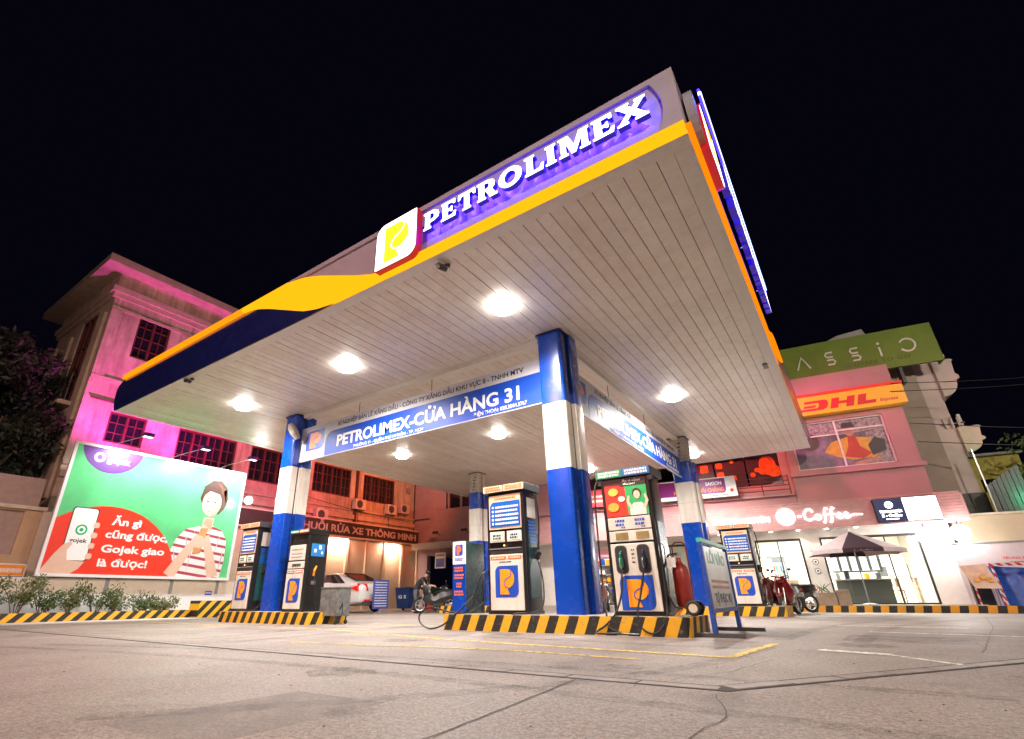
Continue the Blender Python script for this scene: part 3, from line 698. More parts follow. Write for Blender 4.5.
def dispenser_a(label, loc, hoses=True, h=2.24):
    t = thing('fuel_dispenser', label, 'fuel dispenser', loc, 0, 'fuel dispensers'); F_ = -.275
    disp_common(t, .80,.55,h)
    MB().box(-.46,.46,-.33,.27,h-.135,h).build('topper', darkgrey, t, bevel=.01)
    for x0,x1 in ((-.45,-.01),(.01,.45)):
        p = box('topper_sign', toporange, t, x0,x1,-.336,-.331,h-.125,h-.008); bars(p,'small_print',txtorange,x0+.04,x1-.04,(h-.105,h-.06),.032,-.3365)
    fr = box('screen_frame', toporange, t, -.345,.345,F_-.02,F_-.002,1.43,2.05)
    poly('screen', scr, t, rrect(-.32,.335,1.47,1.93,.10,.0,.0,.0), F_-.028,.006)
    bars(t,'screen_print',pwhite,-.20,.30,(1.51,1.585,1.66,1.735,1.81),.036,F_-.0285)
    for k in range(5): poly('screen_icon', pwhite, t, circ(-.255,1.53+k*.075,.022,8), F_-.031,.003)
    bars(t,'screen_heading',txtorange,-.22,.25,(1.97,),.035,F_-.021)
    for x0,x1 in ((-.34,-.02),(.03,.34)):
        p = box('display', dw, t, x0,x1,F_-.018,F_-.002,1.20,1.39,.006); box('display_glass', lcd, p, x0+.04,x1-.04,F_-.024,F_-.0185,1.235,1.36); bars(p,'digits',pblack,x0+.07,x1-.08,(1.30,1.25),.035,F_-.0245)
    box('tray', mtrail, t, -.34,.34,F_-.05,F_-.004,1.075,1.095); box('recess', darkgrey, t, -.345,.345,F_-.006,F_-.001,1.0,1.07)
    MB().sphere((-.03,F_-.02,1.14),.018,8,6).build('indicator', glow('warm_indicator',(1,.6,.2),2.0), t)
    box('lower_panel', dw, t, -.345,.345,F_-.03,F_-.002,.06,.985,.012)
    for x0,x1 in ((-.32,.0),(.05,.325)): p = box('fuel_label', txtorange, t, x0,x1,F_-.034,F_-.031,.90,.955); bars(p,'small_print',toporange,x0+.03,x1-.03,(.91,),.03,F_-.0345)
    bars(t,'small_print',pblack,-.14,.12,(.845,),.02,F_-.0305)
    p_logo(t,-.235,.245,.27,.79,F_-.034,pblue,orange,pblue,'logo',.003)
    # right hand side: notice, blue louvres, hoses on hooks
    box('side_notice', dw, t, .4015,.4075,-.16,.14,1.62,1.98); bars_ = MB()
    for k in range(7): bars_.box(.4015,.409,-.14,.13,1.18+k*.058,1.215+k*.058)
    bars_.build('side_louvres', scr, t)
    MB().tube([(.42,-.05,.9),(.50,-.02,1.02),(.50,.10,1.02),(.42,.14,.9)],.02,7).build('hose_hook', rubber, t)
    MB().rbox(.40,.49,-.02,.10,.92,1.10,.02,2).build('nozzle', rubber, t)
    if hoses:
        hose(t,[(.42,.02,2.05),(.50,.02,2.0),(.52,.05,1.5),(.47,.04,1.0)])
        hose(t,[(.45,.03,.95),(.56,0,.55),(.58,-.08,.15),(.45,-.20,.03),(.22,-.38,.02),(.12,-.46,-.06),(.3,-.50,-.12),(.55,-.46,-.03),(.58,-.2,.02)])
        hose(t,[(-.42,-.05,1.0),(-.52,-.15,.6),(-.50,-.22,.25),(-.80,-.30,.02)])
    return t
def dispenser_b(label, loc):
    h = 2.20; t = thing('fuel_dispenser', label, 'fuel dispenser', loc, 0, 'fuel dispensers'); F_ = -.275
    disp_common(t,.80,.55,h)
    MB().box(-.46,.46,-.33,.27,h-.135,h).build('topper', darkgrey, t, bevel=.01)
    gq = M('topper_green',(.01,.25,.13),.4,var=.04); bq = M('topper_blue',(.015,.14,.42),.4,var=.04)
    for x0,x1,m in ((-.45,-.005,gq),(.005,.45,bq)):
        p = box('topper_sign', m, t, x0,x1,-.336,-.331,h-.125,h-.008); bars(p,'small_print',pwhite,x0+.04,x1-.04,(h-.105,h-.058),.034,-.3365)
    # advert
    ad = box('advert', pred, t, -.345,.345,F_-.012,F_-.002,1.45,2.045)
    poly('advert_green', pgreen, ad, [(.02,1.45),(.345,1.45),(.345,1.90),(.345,2.045),(-.02,2.045),(.0,1.85)], F_-.017,.003)
    poly('advert_dark', M('advert_dark_brown',(.05,.02,.02),.5,var=0), ad, [(-.345,1.96),(-.345,2.045),(.345,2.045),(.345,1.92),(-.05,1.92),(-.1,1.96)], F_-.020,.002)
    text('lettering','Ăn gì cũng',pwhite,ad,-.03,1.985,.032,F_-.021,.30,.001,.02); text('lettering','được!',pwhite,ad,-.02,1.935,.032,F_-.021,.20,.001,.02)
    skin = M('printed_skin',(.80,.55,.42),.5,var=.03); hairm = M('printed_hair',(.06,.025,.015),.5,var=0); blouse = M('printed_blouse',(.82,.70,.66),.5,var=.03)
    poly('printed_figure', blouse, ad, [(.05,1.452),(.30,1.452),(.31,1.56),(.25,1.64),(.12,1.64),(.05,1.56)], F_-.021,.002)
    poly('printed_hair', hairm, ad, circ(.185,1.79,.072,14,1,1.15), F_-.022,.002)
    poly('printed_face', skin, ad, circ(.185,1.765,.053,14,1,1.25), F_-.0245,.002)
    for s in (-1,1): poly('printed_arm', skin, ad, ribbon([(.185+s*.10,1.56),(.185+s*.155,1.66),(.185+s*.13,1.76)],[.05,.045,.03]), F_-.0235,.002)
    for cx_,cz_,r_,m_ in ((-.2,1.84,.085,M('printed_bun',(.85,.48,.08),.5,var=.2)),(-.22,1.60,.095,M('printed_pizza',(.9,.38,.05),.5,var=.35,scale=30)),(-.07,1.72,.06,M('printed_dumpling',(.85,.72,.62),.5,var=.1))):
        poly('printed_food', m_, ad, circ(cx_,cz_,r_,14,1,.75), F_-.0205,.002)
    # price panel and display panel
    p = box('price_panel', dw, t, -.345,.345,F_-.018,F_-.002,1.24,1.435,.008)
    for x0 in (-.22,.10):
        bars(p,'price_digits',pblue,x0,x0+.15,(1.36,1.30),.035,F_-.0185); bars(p,'small_print',pblue,x0+.09,x0+.15,(1.265,),.02,F_-.0185)
    p = box('display_panel', dw, t, -.345,.345,F_-.018,F_-.002,1.06,1.225,.008)
    for x0,x1 in ((-.24,-.04),(.09,.29)): box('display_glass', lcdbrown, p, x0,x1,F_-.024,F_-.0185,1.09,1.195)
    p = box('lower_panel', dw, t, -.345,.345,F_-.03,F_-.002,.06,1.03,.012)
    bars(t,'small_print',pblack,-.02,.03,(.92,.86,.80,.74),.02,F_-.0305)
    for i,(xc,col) in enumerate(((-.185,M('green_nozzle',(.02,.22,.12),.4,var=.2)),(.165,M('black_nozzle',(.03,.035,.05),.35,var=.2)))):
        hp = MB().prism(rrect(xc-.085,xc+.085,.60,.99,.06,.06,.06,.06), F_-.034,F_-.030).build('nozzle_pocket', pblack, t)
        MB().prism(rrect(xc-.10,xc+.10,.585,1.005,.07,.07,.07,.07), F_-.033,F_-.029).build('pocket_rim', darkgrey, t)
        nozzle(t, xc, .66, col, F_-.055)
    p_logo(t,-.26,.26,.075,.56,F_-.034,pblue,orange,pblue,'logo',.003)
    hose(t,[(-.185,F_-.09,.66),(-.20,F_-.14,.35),(-.30,F_-.22,.05),(-.46,F_-.28,-.12),(-.60,F_-.32,-.225),(-.30,F_-.36,-.225),(.05,F_-.34,-.23)])
    hose(t,[(.165,F_-.09,.66),(.08,F_-.14,.3),(.02,F_-.2,.05),(.08,F_-.26,-.15),(.25,F_-.30,-.215),(.38,F_-.28,-.12),(.42,F_-.10,.1),(.42,F_-.03,.8)])
    hose(t,[(-.44,F_,2.06),(-.50,F_-.05,1.9),(-.52,F_-.07,1.2),(-.52,F_-.08,.5),(-.47,F_-.18,.05),(-.40,F_-.28,-.15),(-.2,F_-.33,-.222)])
    for s in (-1,1): MB().rbox(*sorted((s*.38,s*.46)),F_-.02,F_+.04,1.98,2.05,.02,2).build('hose_bracket', darkgrey, t)
    return t
def dispenser_c(label, loc):
    h = 1.90; t = thing('fuel_dispenser', label, 'fuel dispenser', loc, 0, 'fuel dispensers'); F_ = -.275
    disp_common(t,.74,.62,h,dk)
    F_ = -.31
    MB().box(-.38,.38,-.33,.31,h-.135,h).build('topper', dk, t, bevel=.01)
    gq = M('topper_green',(.01,.25,.13),.4,var=.04)
    for x0,x1,m in ((-.37,-.005,gq),(.005,.37,txtorange)):
        p = box('topper_sign', m, t, x0,x1,-.338,-.331,h-.09,h-.008); bars(p,'small_print',pwhite,x0+.03,x1-.03,(h-.07,),.034,-.3385)
    p = box('price_panel', dw, t, -.31,.31,F_-.02,F_-.002,1.16,1.52,.01); bars(p,'price_digits',grey,-.22,.22,(1.40,1.30,1.22),.03,F_-.0205)
    p = box('display_panel', dw, t, -.32,.32,F_-.02,F_-.002,.97,1.13,.01)
    bars(p,'digits',pblack,-.14,.20,(1.01,),.07,F_-.0205)
    box('lower_panel', dw, t, -.32,.32,F_-.03,F_-.002,.06,.95,.012)
    for x0,x1,m in ((-.30,-.02,darkgrey),(.03,.30,txtorange)): p = box('fuel_label', m, t, x0,x1,F_-.034,F_-.031,.86,.92); bars(p,'small_print',pwhite,x0+.02,x1-.03,(.875,),.028,F_-.0345)
    p_logo(t,-.22,.24,.20,.74,F_-.034,pblue,orange,pblue,'logo',.003)
    st = box('side_sticker', M('sticker_blue',(.02,.20,.55),.4,var=.1), t, .3715,.379,-.20,.20,1.25,1.55)
    for y0,z0,s_ in ((-.12,1.34,.07),(.02,1.42,.08),(.10,1.31,.05)): MB().box(.379,.381,y0,y0+s_,z0,z0+s_*1.2).build('sticker_mark', pwhite, st)
    nz = MB(); nz.tube([(.40,-.08,.80),(.44,-.10,.92),(.43,-.04,1.02)],[.025,.03,.02],8); nz.build('nozzle', orange, t)
    box('nozzle_cradle', silver, t, .3715,.40,-.12,.0,.60,.68)
    hose(t,[(.42,-.06,.8),(.50,-.10,.5),(.46,-.05,.25),(.40,.05,.15)])
    return t
dA = dispenser_a('fuel dispenser with peach topper and blue screen, left of nearest column',(-5.11,8.425,.256))
dispenser_b('tall dispenser with green and blue topper and food advert poster',(-2.79,8.425,.256))
dispenser_c('shorter dispenser with black side and round sticker, beside grey box',(-11.23,8.46,.256))
dup(dA,(-13.46,8.425,.256),0,'leftmost fuel dispenser, next to the green advert board','fuel dispensers')
dup(dA,(-2.78,17.475,.256),0,'far dispenser with blue screen, in front of the cafe door','fuel dispensers')

# ================================================================== FORECOURT OBJECTS
# blue totem beside the dispenser
t = thing('totem_sign','slim blue totem with small logo at left end of nearest island','sign',(-6.21,8.52,.256))
MB().box(-.145,.145,-.32,.30,0,1.27).build('cabinet', M('dark_glass_side',(.02,.045,.05),.12,var=.3,coat=.5), t, bevel=.008)
box('face', blue, t, -.15,.15,-.345,-.322,.0,.86); box('face_top', pwhite, t, -.15,.15,-.345,-.322,.863,1.28)
p_logo(t,-.09,.09,1.02,1.22,-.349,pblue,M('logo_orange_red',(.85,.22,.06)),pblue,'logo',.003); bars(t,'small_print',pblue,-.1,.1,(.955,.925),.018,-.3455)
for k,(w_,z_) in enumerate(((.11,.78),(.11,.65),(.06,.50),(.11,.36))): bars(t,'red_print',txtorange,-w_,w_,(z_,z_-.05),.035,-.3455)
# wheeled fire extinguisher
red = M('extinguisher_red',(.30,.022,.012),.38,var=.3,coat=.2,streak=.3)
t = thing('fire_extinguisher','red wheeled fire extinguisher on the island edge beside the tall dispenser','extinguisher',(-2.20,8.42,.256),6)
MB().lathe([(.02,.09),(.09,.10),(.118,.15),(.118,.60),(.10,.67),(.05,.72),(.032,.76),(.032,.80)],(0,0,0),20).build('tank', red, t, smooth=True)
MB().lathe([(.04,.82),(.045,.86),(.02,.88)],(0,0,0),10).build('valve', steel, t)
for s in (-1,1):
    wh = MB().torus((.12,s*.20,.105),(0,1,0),.078,.027,18,8).build('wheel', rubber, t, smooth=True)
    MB().cyl((.12,s*.20-.02,.105),(.12,s*.20+.02,.105),.06,n=14).build('rim', M('cream_rim',(.65,.58,.45),.5), wh)
MB().tube([(.12,-.19,.105),(.12,.19,.105)],.012,6).build('axle', steel, t)
for s in (-1,1): MB().tube([(s*.10,.10,.12),(s*.11,.17,.60),(s*.10,.2,1.0),(s*.05,.22,1.04),(0,.22,1.04)],.012,6).build('handle', red, t)
MB().tube([(0,-.02,.86),(-.12,-.10,.84),(-.22,-.16,.62),(-.20,-.2,.30),(-.12,-.2,.12),(-.02,-.19,.10)],.016,7).build('discharge_hose', rubber, t, smooth=True)
MB().prism([(-.16,.0),(-.10,.0),(.0,.10),(-.04,.12)],-.16,-.12).build('foot', orange, t)
box('paper_tag', pwhite, t, -.15,-.03,-.155,-.150,.66,.80)
# portable notice board on T feet
fb = M('scuffed_blue_steel',(.02,.07,.36),.45,var=.5,scale=25)
t = thing('notice_board','scuffed blue framed standing board with green heading beside the island','sign',(-1.80,9.02,0),90)
for x_ in (-.86,.86):
    MB().box(x_-.045,x_+.045,-.03,.03,.05,1.24).build('post', fb, t, bevel=.006); MB().box(x_-.04,x_+.04,-.36,.36,.0,.055).build('foot', darkgrey, t, bevel=.006)
board = M('board_sheet',(.52,.56,.60),.3,var=.3,scale=2); box('panel', board, t, -.81,.81,-.012,.012,.36,1.20)
box('rail', fb, t, -.81,.81,-.025,.025,.30,.355); box('rail', M('green_header',(.05,.48,.36),.4), t, -.90,.90,-.034,.034,1.245,1.30)
text('lettering','LỐI VÀO',M('green_print_teal',(.02,.35,.22),.4,var=0),t,-.62,.97,.15,-.0125,1.2,.003,.04)
text('lettering','TỰ PHỤC VỤ',M('dim_blue_print',(.08,.09,.16),.5,var=0),t,-.55,.43,.12,-.0125,1.15,.003,.03)
bars(t,'faded_print',M('faded_red_print',(.55,.30,.28),.5,var=0),-.6,.6,(.70,.62),.04,-.0125)
# grey steel box on castors
gb = M('galvanised_box',(.20,.20,.20),.5,metal=.4,var=.5,scale=8,bump=.3)
t = thing('steel_cabinet','grey scratched steel box on stand at the left island end','cabinet',(-9.98,8.55,0),0)
MB().box(-.46,.14,-.2,.2,.17,.76).build('body', gb, t, bevel=.012); box('lid', gb, t, -.47,.15,-.21,.21,.762,.785)
for x_ in (-.40,.08):
    for y_ in (-.15,.15): MB().cyl((x_,y_,.17),(x_,y_,.06),.018,n=8).build('leg', darkgrey, t); MB().cyl((x_-.015,y_,.045),(x_+.015,y_,.045),.045,n=12).build('castor', rubber, t)
MB().tube([(.14,-.1,.3),(.24,-.12,.45),(.28,-.14,.2),(.22,-.2,.06),(.12,-.22,.02)],.012,6).build('cable', rubber, t)
# black hose looping off the left end of the island, from the near left dispenser
hose(dA, [(x_+5.11,y_-8.425,z_-.256) for x_,y_,z_ in [(-5.53,8.25,1.0),(-5.6,8.05,.9),(-5.75,8.0,.55),(-6.05,7.84,.25),(-6.3,7.80,.08),(-6.6,7.80,.02),(-6.95,7.95,.10),(-7.02,8.0,.24),(-6.85,8.05,.36),(-6.6,8.1,.33),(-6.3,8.02,.29),(-5.9,8.0,.30),(-5.65,8.05,.6)]], .016)
# ================================================================== LEFT BUILDING (facade faces +x)
wallL = M('stucco_left', (.60,.48,.38), .8, var=.16, scale=1.6, bump=.35, fine=40, streak=.38)
wallS = M('stucco_band', (.50,.40,.30), .8, var=.2, scale=2.5, bump=.4, fine=40)
winred = M('dark_red_window_wood', (.10,.025,.02), .5, var=.25)
winglass = M('dark_window_glass', (.012,.014,.02), .08, var=.3, spec=.7)
bl = thing('old_building','tall old stucco building with deep eaves, washed in pink light','building',(-23,5.9,0),90)
BW, BH = 19.4, 12.5
def window(parent, x0, x1, z0, z1, y, cols=2, rows=3, leafs=2):
    # recessed pane with wooden frame and glazing bars
    wn = box('window', winglass, parent, x0,x1,y+.14,y+.17,z0,z1)
    b = MB(); f = .07
    b.box(x0,x1,y+.02,y+.135,z1-f,z1); b.box(x0,x1,y+.02,y+.135,z0,z0+f); b.box(x0,x0+f,y+.02,y+.135,z0+f,z1-f); b.box(x1-f,x1,y+.02,y+.135,z0+f,z1-f)
    b.build('frame', winred, wn)
    for i in range(1,leafs): xx = x0+(x1-x0)*i/leafs; box('mullion', winred, wn, xx-.05,xx+.05,y+.03,y+.137,z0+f,z1-f)
    b = MB(); n = leafs*cols
    for i in range(1,n):
        if i%cols==0: continue
        xx = x0+(x1-x0)*i/n; b.box(xx-.018,xx+.018,y+.08,y+.138,z0+f,z1-f)
    for j in range(1,rows): zz = z0+(z1-z0)*j/rows; b.box(x0+f,x1-f,y+.09,y+.1385,zz-.018,zz+.018)
    b.build('glazing_bars', winred, wn)['kind'] = 'stuff'
    return wn
f2 = [(1.05,2.45,6.35,7.6),(3.8,6.55,5.9,7.6),(7.35,9.7,5.9,7.6),(11.15,13.85,5.95,7.55),(14.85,17.5,5.95,7.5)]
f3 = [(1.12,2.45,10.1,12.15),(4.3,6.2,10.1,12.15),(7.6,9.5,10.1,12.15),(11.5,13.4,10.1,12.15),(15.2,17.1,10.1,12.15)]
wall_holes(0,BW,0,BH,f2+f3,0,.35).build('front_wall', wallL, bl)
for i,hh in enumerate(f2): window(bl,*hh,0,2,3,2 if hh[1]-hh[0]<2 else 4 if i!=2 else 3)
for hh in f3: window(bl,*hh,0,2,4,2)
sh = [(1.6,3.2,8.4,12.2)]
side = MB()
# side wall facing -y world = local -x face
for (u0,u1,z0,z1) in ((.351,1.5,0,BH),(3.3,6.6,0,BH),(1.5,3.3,0,8.0),(1.5,3.3,12.3,BH)): side.box(0,.3,u0,u1,z0,z1)
side.build('side_wall', wallL, bl)
box('side_window', winglass, bl, .15,.2,1.5,3.3,8.0,12.3)
b = MB()
for u in (1.5,2.08,2.67,3.25): b.box(.06,.149,u,u+.06,8.0,12.3)
for z in (8.0,9.4,10.8,12.24): b.box(.08,.148,1.5,3.3,z,z+.06)
b.build('side_window_frame', winred, bl)
b = MB()
for z in (8.25,8.55,8.85,9.15): b.cyl((-.25,1.3,z),(-.25,3.5,z),.025,n=6)
for u in (1.3,3.5): b.cyl((-.25,u,8.0),(-.25,u,9.2),.03,n=6)
b.build('balcony_railing', darkgrey, bl); box('balcony_slab', wallS, bl, -.5,-.003,1.2,3.6,7.8,7.97)
for u in (.36,4.1,6.05): box('side_pilaster', wallS, bl, -.10,-.002,u,u+.5,4.0,BH-.65)
# cornices and eaves
def ring(name, z0, z1, out, mat): return MB().box(-out,BW+.0,-out,6.6+out,z0,z1).build(name, mat, bl)
ring('cornice',BH+.001,BH+.22,.10,wallS); ring('cornice',BH+.222,BH+.48,.20,wallS)
ring('eave_slab',BH+1.16,BH+1.5,.78,wallS); ring('eave_frieze',BH+.482,BH+1.158,.06,wallL)
box('frieze_band', wallS, bl, 0,BW,-.05,-.002,BH-.55,BH-.42); box('string_course', wallS, bl, 0,BW,-.14,-.002,4.75,5.0); box('string_course', wallS, bl, 0,BW,-.10,-.002,5.22,5.34)
box('string_course', wallS, bl, 0,BW,-.09,-.002,8.75,8.9)
for x_ in (.0,2.9,7.0,10.3,14.2): box('pilaster', wallL, bl, x_,x_+.45,-.07,-.003,8.92,BH-.56)
for x_ in (10.35,14.2): box('drain_pipe', winred, bl, x_,x_+.14,-.16,-.15+.12,3.8,8.7)
for k,(x0,z0,x1,z1) in enumerate(((7.2,8.6,14.2,8.3),(10.4,5.6,18.9,5.1),(3.2,7.8,9.8,8.5),(12.5,8.2,19.2,7.8),(14.4,5.2,14.5,3.9),(16.9,5.2,17.0,4.6))):
    MB().tube([(x0+(x1-x0)*q/10,-.18,z0+(z1-z0)*q/10-.12*math.sin(math.pi*q/10)) for q in range(11)],.014,5).build('cable', rubber, bl)
for x_,z_ in ((10.6,5.2),(14.1,7.9),(18.6,6.9)): box('junction_box', grey, bl, x_,x_+.3,-.16,-.002,z_,z_+.35)
# ledge pipe
MB().cyl((0.2,-.1,7.95),(3.3,-.1,7.9),.035,n=8).build('pipe', winred, bl)
# air conditioners on the wall
acw = M('ac_casing',(.62,.58,.54),.5,var=.1)
def ac(u, z, label):
    t = thing('air_conditioner', label, 'air conditioner', (-22.84,5.9+u,z), 90, 'air conditioner units on the old wall')
    MB().box(-.40,.40,-.30,.0,.0,.58).build('casing', acw, t, bevel=.02)
    MB().torus((-.08,-.305,.29),(0,1,0),.21,.015,20,6).build('fan_ring', darkgrey, t); MB().cyl((-.08,-.302,.29),(-.08,-.306,.29),.20,n=20).build('fan_grille', darkgrey, t)
    for s in (-.3,.3): MB().tube([(s,.0,-.25),(s,-.02,-.03),(s,-.32,-.03)],.015,5).build('bracket', darkgrey, t)
ac(14.35,5.30,'air conditioner under the gap between two barred windows'); ac(16.95,5.32,'air conditioner under the right barred window'); ac(18.1,5.50,'rightmost air conditioner by the building corner'); ac(11.7,4.42,'low air conditioner just above the car wash sign')
# car wash shed front: shutters and name board
sh = thing('car_wash_front','cream shuttered car wash front below a long dark name board','shop front',(-22.6,5.9,0),90)
shut = M('cream_shutter',(.70,.56,.40),.6,var=.1,scale=2)
box('wall', shut, sh, 6.2,19.38,.05,.38,0,3.70)
b = MB()
for x_ in [6.3+1.45*k for k in range(10)]: box('pier', shut, sh, x_,x_+.16,-.06,.048,0,3.68)
box('board', M('dark_sign_board',(.055,.04,.035),.5,var=.2), sh, 6.2,19.36,-.12,-.003,3.72,4.46); box('board_trim', cream, sh, 6.2,19.37,-.15,.3,4.463,4.53); box('board_trim', cream, sh, 6.2,19.37,-.16,-.0,3.64,3.717)
text('lettering','CHUỖI RỬA XE THÔNG MINH',M('grey_letter',(.60,.55,.52),.4,var=.05),sh,10.0,3.90,.36,-.122,9.1,.03,.02)
for x_,wd in ((9.0,'left'),(13.0,'middle'),(17.0,'right')):  # strip lamps added to brighten the car wash yard
    t = thing('added_strip_lamp','%s fluorescent strip lamp added under the car wash name board' % wd,'lamp',(-22.75+.27,5.9+x_,3.56),90,'strip lamps added under the name board')
    MB().box(-.6,.6,-.05,.05,.02,.075).build('housing', white, t); MB().cyl((-.57,-.02,0),(.57,-.02,0),.018,n=8).build('tube', glow('fluorescent_tube',(1,.80,.55),9), t)
    lamp('added_strip_light','AREA',t,(0,-.06,-.03),110,(1,.66,.48),rot=(R(25),0,0),size=(1.1,.08))
# ------------------------------------------------------------------ rear mauve building (faces -y)
mv = M('mauve_wall',(.42,.30,.33),.8,var=.14,scale=1.5,bump=.3,fine=40)
rb = thing('rear_building','plain mauve rear building with dark strip windows behind the columns','building',(-23,25.4,0),0)
wall_holes(.0,16,0,9,[(1.8,4.8,5.75,7.3),(6.3,9.5,5.75,7.3),(1.2,7.5,0,3.0),(8.4,13.5,0,3.0)],0,.3).build('wall', mv, rb)
for x0,x1 in ((1.8,4.8),(6.3,9.5)):
    wn = box('window', winglass, rb, x0,x1,.2,.24,5.75,7.3)
    for q in (x0+.9,x0+1.9): box('window_post', mv, wn, q,q+.14,.1,.198,5.75,7.3)
    box('shutter_leaf', mv, wn, x0,x0+.9,-.05,-.01,5.75,7.3)
box('garage_back', M('dark_interior',(.05,.045,.06),.8,var=.3), rb, 1.2,13.5,3.0,3.1,0,3.2); box('garage_ceiling', grey, rb, 1.2,13.5,.31,3.0,3.001,3.1)
box('awning', M('awning_grey',(.22,.20,.20),.6,var=.3), rb, 1.0,8.0,-1.2,-.002,3.55,3.62); box('awning_edge', grey, rb, 1.0,8.0,-1.25,-1.202,3.25,3.63)
box('pipe_bar', darkgrey, rb, .1,1.4,-.14,-.10,5.22,5.28)
for x_ in (2.3,4.5):
    t = thing('flood_lamp','small dark wall flood lamp, %s of two above the awning' % ('left' if x_<3 else 'right'),'lamp',(-23+x_,25.35,4.15),0)
    MB().tube([(0,0,0),(0,-.35,.12),(0,-.5,.12)],.02,6).build('arm', darkgrey, t); MB().box(-.17,.17,-.62,-.45,.05,.2).build('head', black, t, bevel=.02)
t = thing('hanging_sign','small blue and white square sign under the rear awning','sign',(-20.4,25.0,2.2),0)
box('panel', pwhite, t, -.4,.4,-.03,.03,0,.9); box('panel_print', pblue, t, -.32,.32,-.034,-.031,.08,.55); bars(t,'small_print',pblue,-.3,.3,(.7,),.08,-.0305)
MB().cyl((0,0,.9),(0,0,1.35),.012,n=6).build('hanger', darkgrey, t)

# ------------------------------------------------------------------ advert billboard
bb = thing('billboard','large tilted looking green and red food delivery advert board with white frame','billboard',(-20.5,5.55,0),90)
BX, Z0, Z1 = 6.1, 1.34, 5.46
box('back_panel', grey, bb, 0,BX,.03,.10,Z0,Z1)
bgreen = M('advert_green',(.10,.52,.20),.35,var=.28,scale=.55); bred = M('advert_red',(.72,.035,.012),.35,var=.05); bpurple = M('advert_purple',(.13,.045,.26),.35,var=.1)
box('green_sheet', bgreen, bb, 0,BX,.0,.028,Z0,Z1)
fr = M('white_frame',(.78,.78,.80),.4,var=.04)
for x0,x1,z0,z1 in ((-.09,BX+.09,Z1,Z1+.09),(-.09,BX+.09,Z0-.09,Z0),(-.09,0,Z0,Z1),(BX,BX+.09,Z0,Z1)): box('frame', fr, bb, x0,x1,-.05,.11,z0,z1)
pale = M('advert_pale_green',(.28,.70,.40),.35,var=.1)
ringp = circ(3.1,3.6,1.25,40); ringi = circ(3.1,3.6,.85,40)

poly('red_field', bred, bb, clip(circ(1.55,1.10,2.52,48,.98,.97),0,3.9,Z0,Z1), -.007,.004)
poly('purple_disc', bpurple, bb, clip(circ(1.12,5.62,.98,40,1,1),0.12,BX,Z0,Z1), -.007,.004)
poly('brand_dot', pwhite, bb, circ(.72,5.14,.17,20), -.0105,.003); poly('brand_dot_core', bpurple, bb, circ(.72,5.14,.09,16), -.0125,.0015)
text('lettering','gojek',pwhite,bb,.96,5.02,.20,-.0075,.75,.003,.03)
for s_,x_,z_,w_ in (('Ăn gì',1.62,2.95,.95),('cũng được,',1.52,2.52,2.05),('Gojek giao',1.50,2.05,2.05),('là được!',1.50,1.60,1.55)):
    text('lettering',s_,pwhite,bb,x_,z_,.235,-.0075,w_,.003,.03)
poly('phone', pblack, bb, rrect(.41,1.17,1.72,3.42,.1,.1,.1,.1), -.011,.003); poly('phone_screen', pwhite, bb, rrect(.44,1.14,1.75,3.39,.09,.09,.09,.09), -.0135,.002)
poly('app_mark', M('app_green',(.0,.42,.16),.4,var=0), bb, circ(.79,2.70,.17,24), -.0155,.0015); poly('app_mark_ring', pwhite, bb, circ(.79,2.70,.115,20), -.017,.001); poly('app_mark_core', M('app_green',(0,.42,.16)), bb, circ(.79,2.70,.06,14), -.0185,.001)
text('lettering','gojek',pblack,bb,.54,2.30,.13,-.0155,.5,.001,.02)
skin = M('printed_skin_light',(.70,.47,.36),.4,var=.05)
poly('printed_hand', skin, bb, [(0,Z0),(0,1.42),(.25,1.95),(.42,2.22),(.60,2.32),(.66,2.24),(.55,2.05),(.62,1.75),(1.12,1.72),(1.0,1.5),(.8,Z0)], -.0165,.002)
for k in range(4): poly('printed_finger', skin, bb, rrect(1.10,1.28,1.80+k*.33,1.98+k*.33,.06,.06,.06,.06), -.0165,.002)
# printed woman with striped top
strp = stripes('printed_striped_cloth', .30, 1.0, (.80,.74,.74), (.36,.05,.07), 0, axis=(.13,0), duty=.66)
tor = [(3.75,Z0),(3.66,1.95),(3.85,2.65),(4.15,3.05),(4.75,3.22),(5.15,3.25),(5.55,3.12),(5.82,2.75),(5.86,2.0),(5.78,Z0)]
poly('printed_top', strp, bb, tor, -.006,.003)
poly('printed_neck', skin, bb, [(4.72,3.0),(5.12,3.0),(5.16,3.55),(4.75,3.55)], -.009,.002)
hairm = M('printed_hair_brown',(.06,.022,.013),.5,var=.3,scale=9)
poly('printed_hair', hairm, bb, [(4.45,4.25),(4.55,4.75),(4.85,5.02),(5.2,5.05),(5.5,4.8),(5.6,4.35),(5.5,3.95),(5.3,3.72),(4.75,3.75)], -.009,.002)
poly('printed_face', skin, bb, circ(4.95,4.12,.42,24,.92,1.25), -.012,.002)
poly('printed_fringe', hairm, bb, [(4.52,4.3),(4.56,4.72),(4.9,4.95),(5.3,4.85),(5.36,4.3),(5.2,4.5),(4.8,4.58)], -.0145,.002)
for x_ in (4.78,5.08): poly('printed_eye', pblack, bb, circ(x_,4.16,.035,10,1.6,.8), -.0145,.002)
poly('printed_mouth', M('printed_lip',(.62,.25,.22),.5,var=.1), bb, circ(4.88,3.80,.055,12,1.5,.5), -.0145,.002)
shad = M('printed_skin_shadow',(.52,.31,.22),.45,var=.08)
poly('printed_nose', shad, bb, ribbon([(4.90,4.16),(4.84,4.0),(4.90,3.95)],[.02,.05,.02]), -.0145,.002)
for x_ in (4.78,5.10): poly('printed_brow', hairm, bb, ribbon([(x_-.09,4.25),(x_,4.29),(x_+.09,4.25)],[.015,.035,.012]), -.0145,.002)
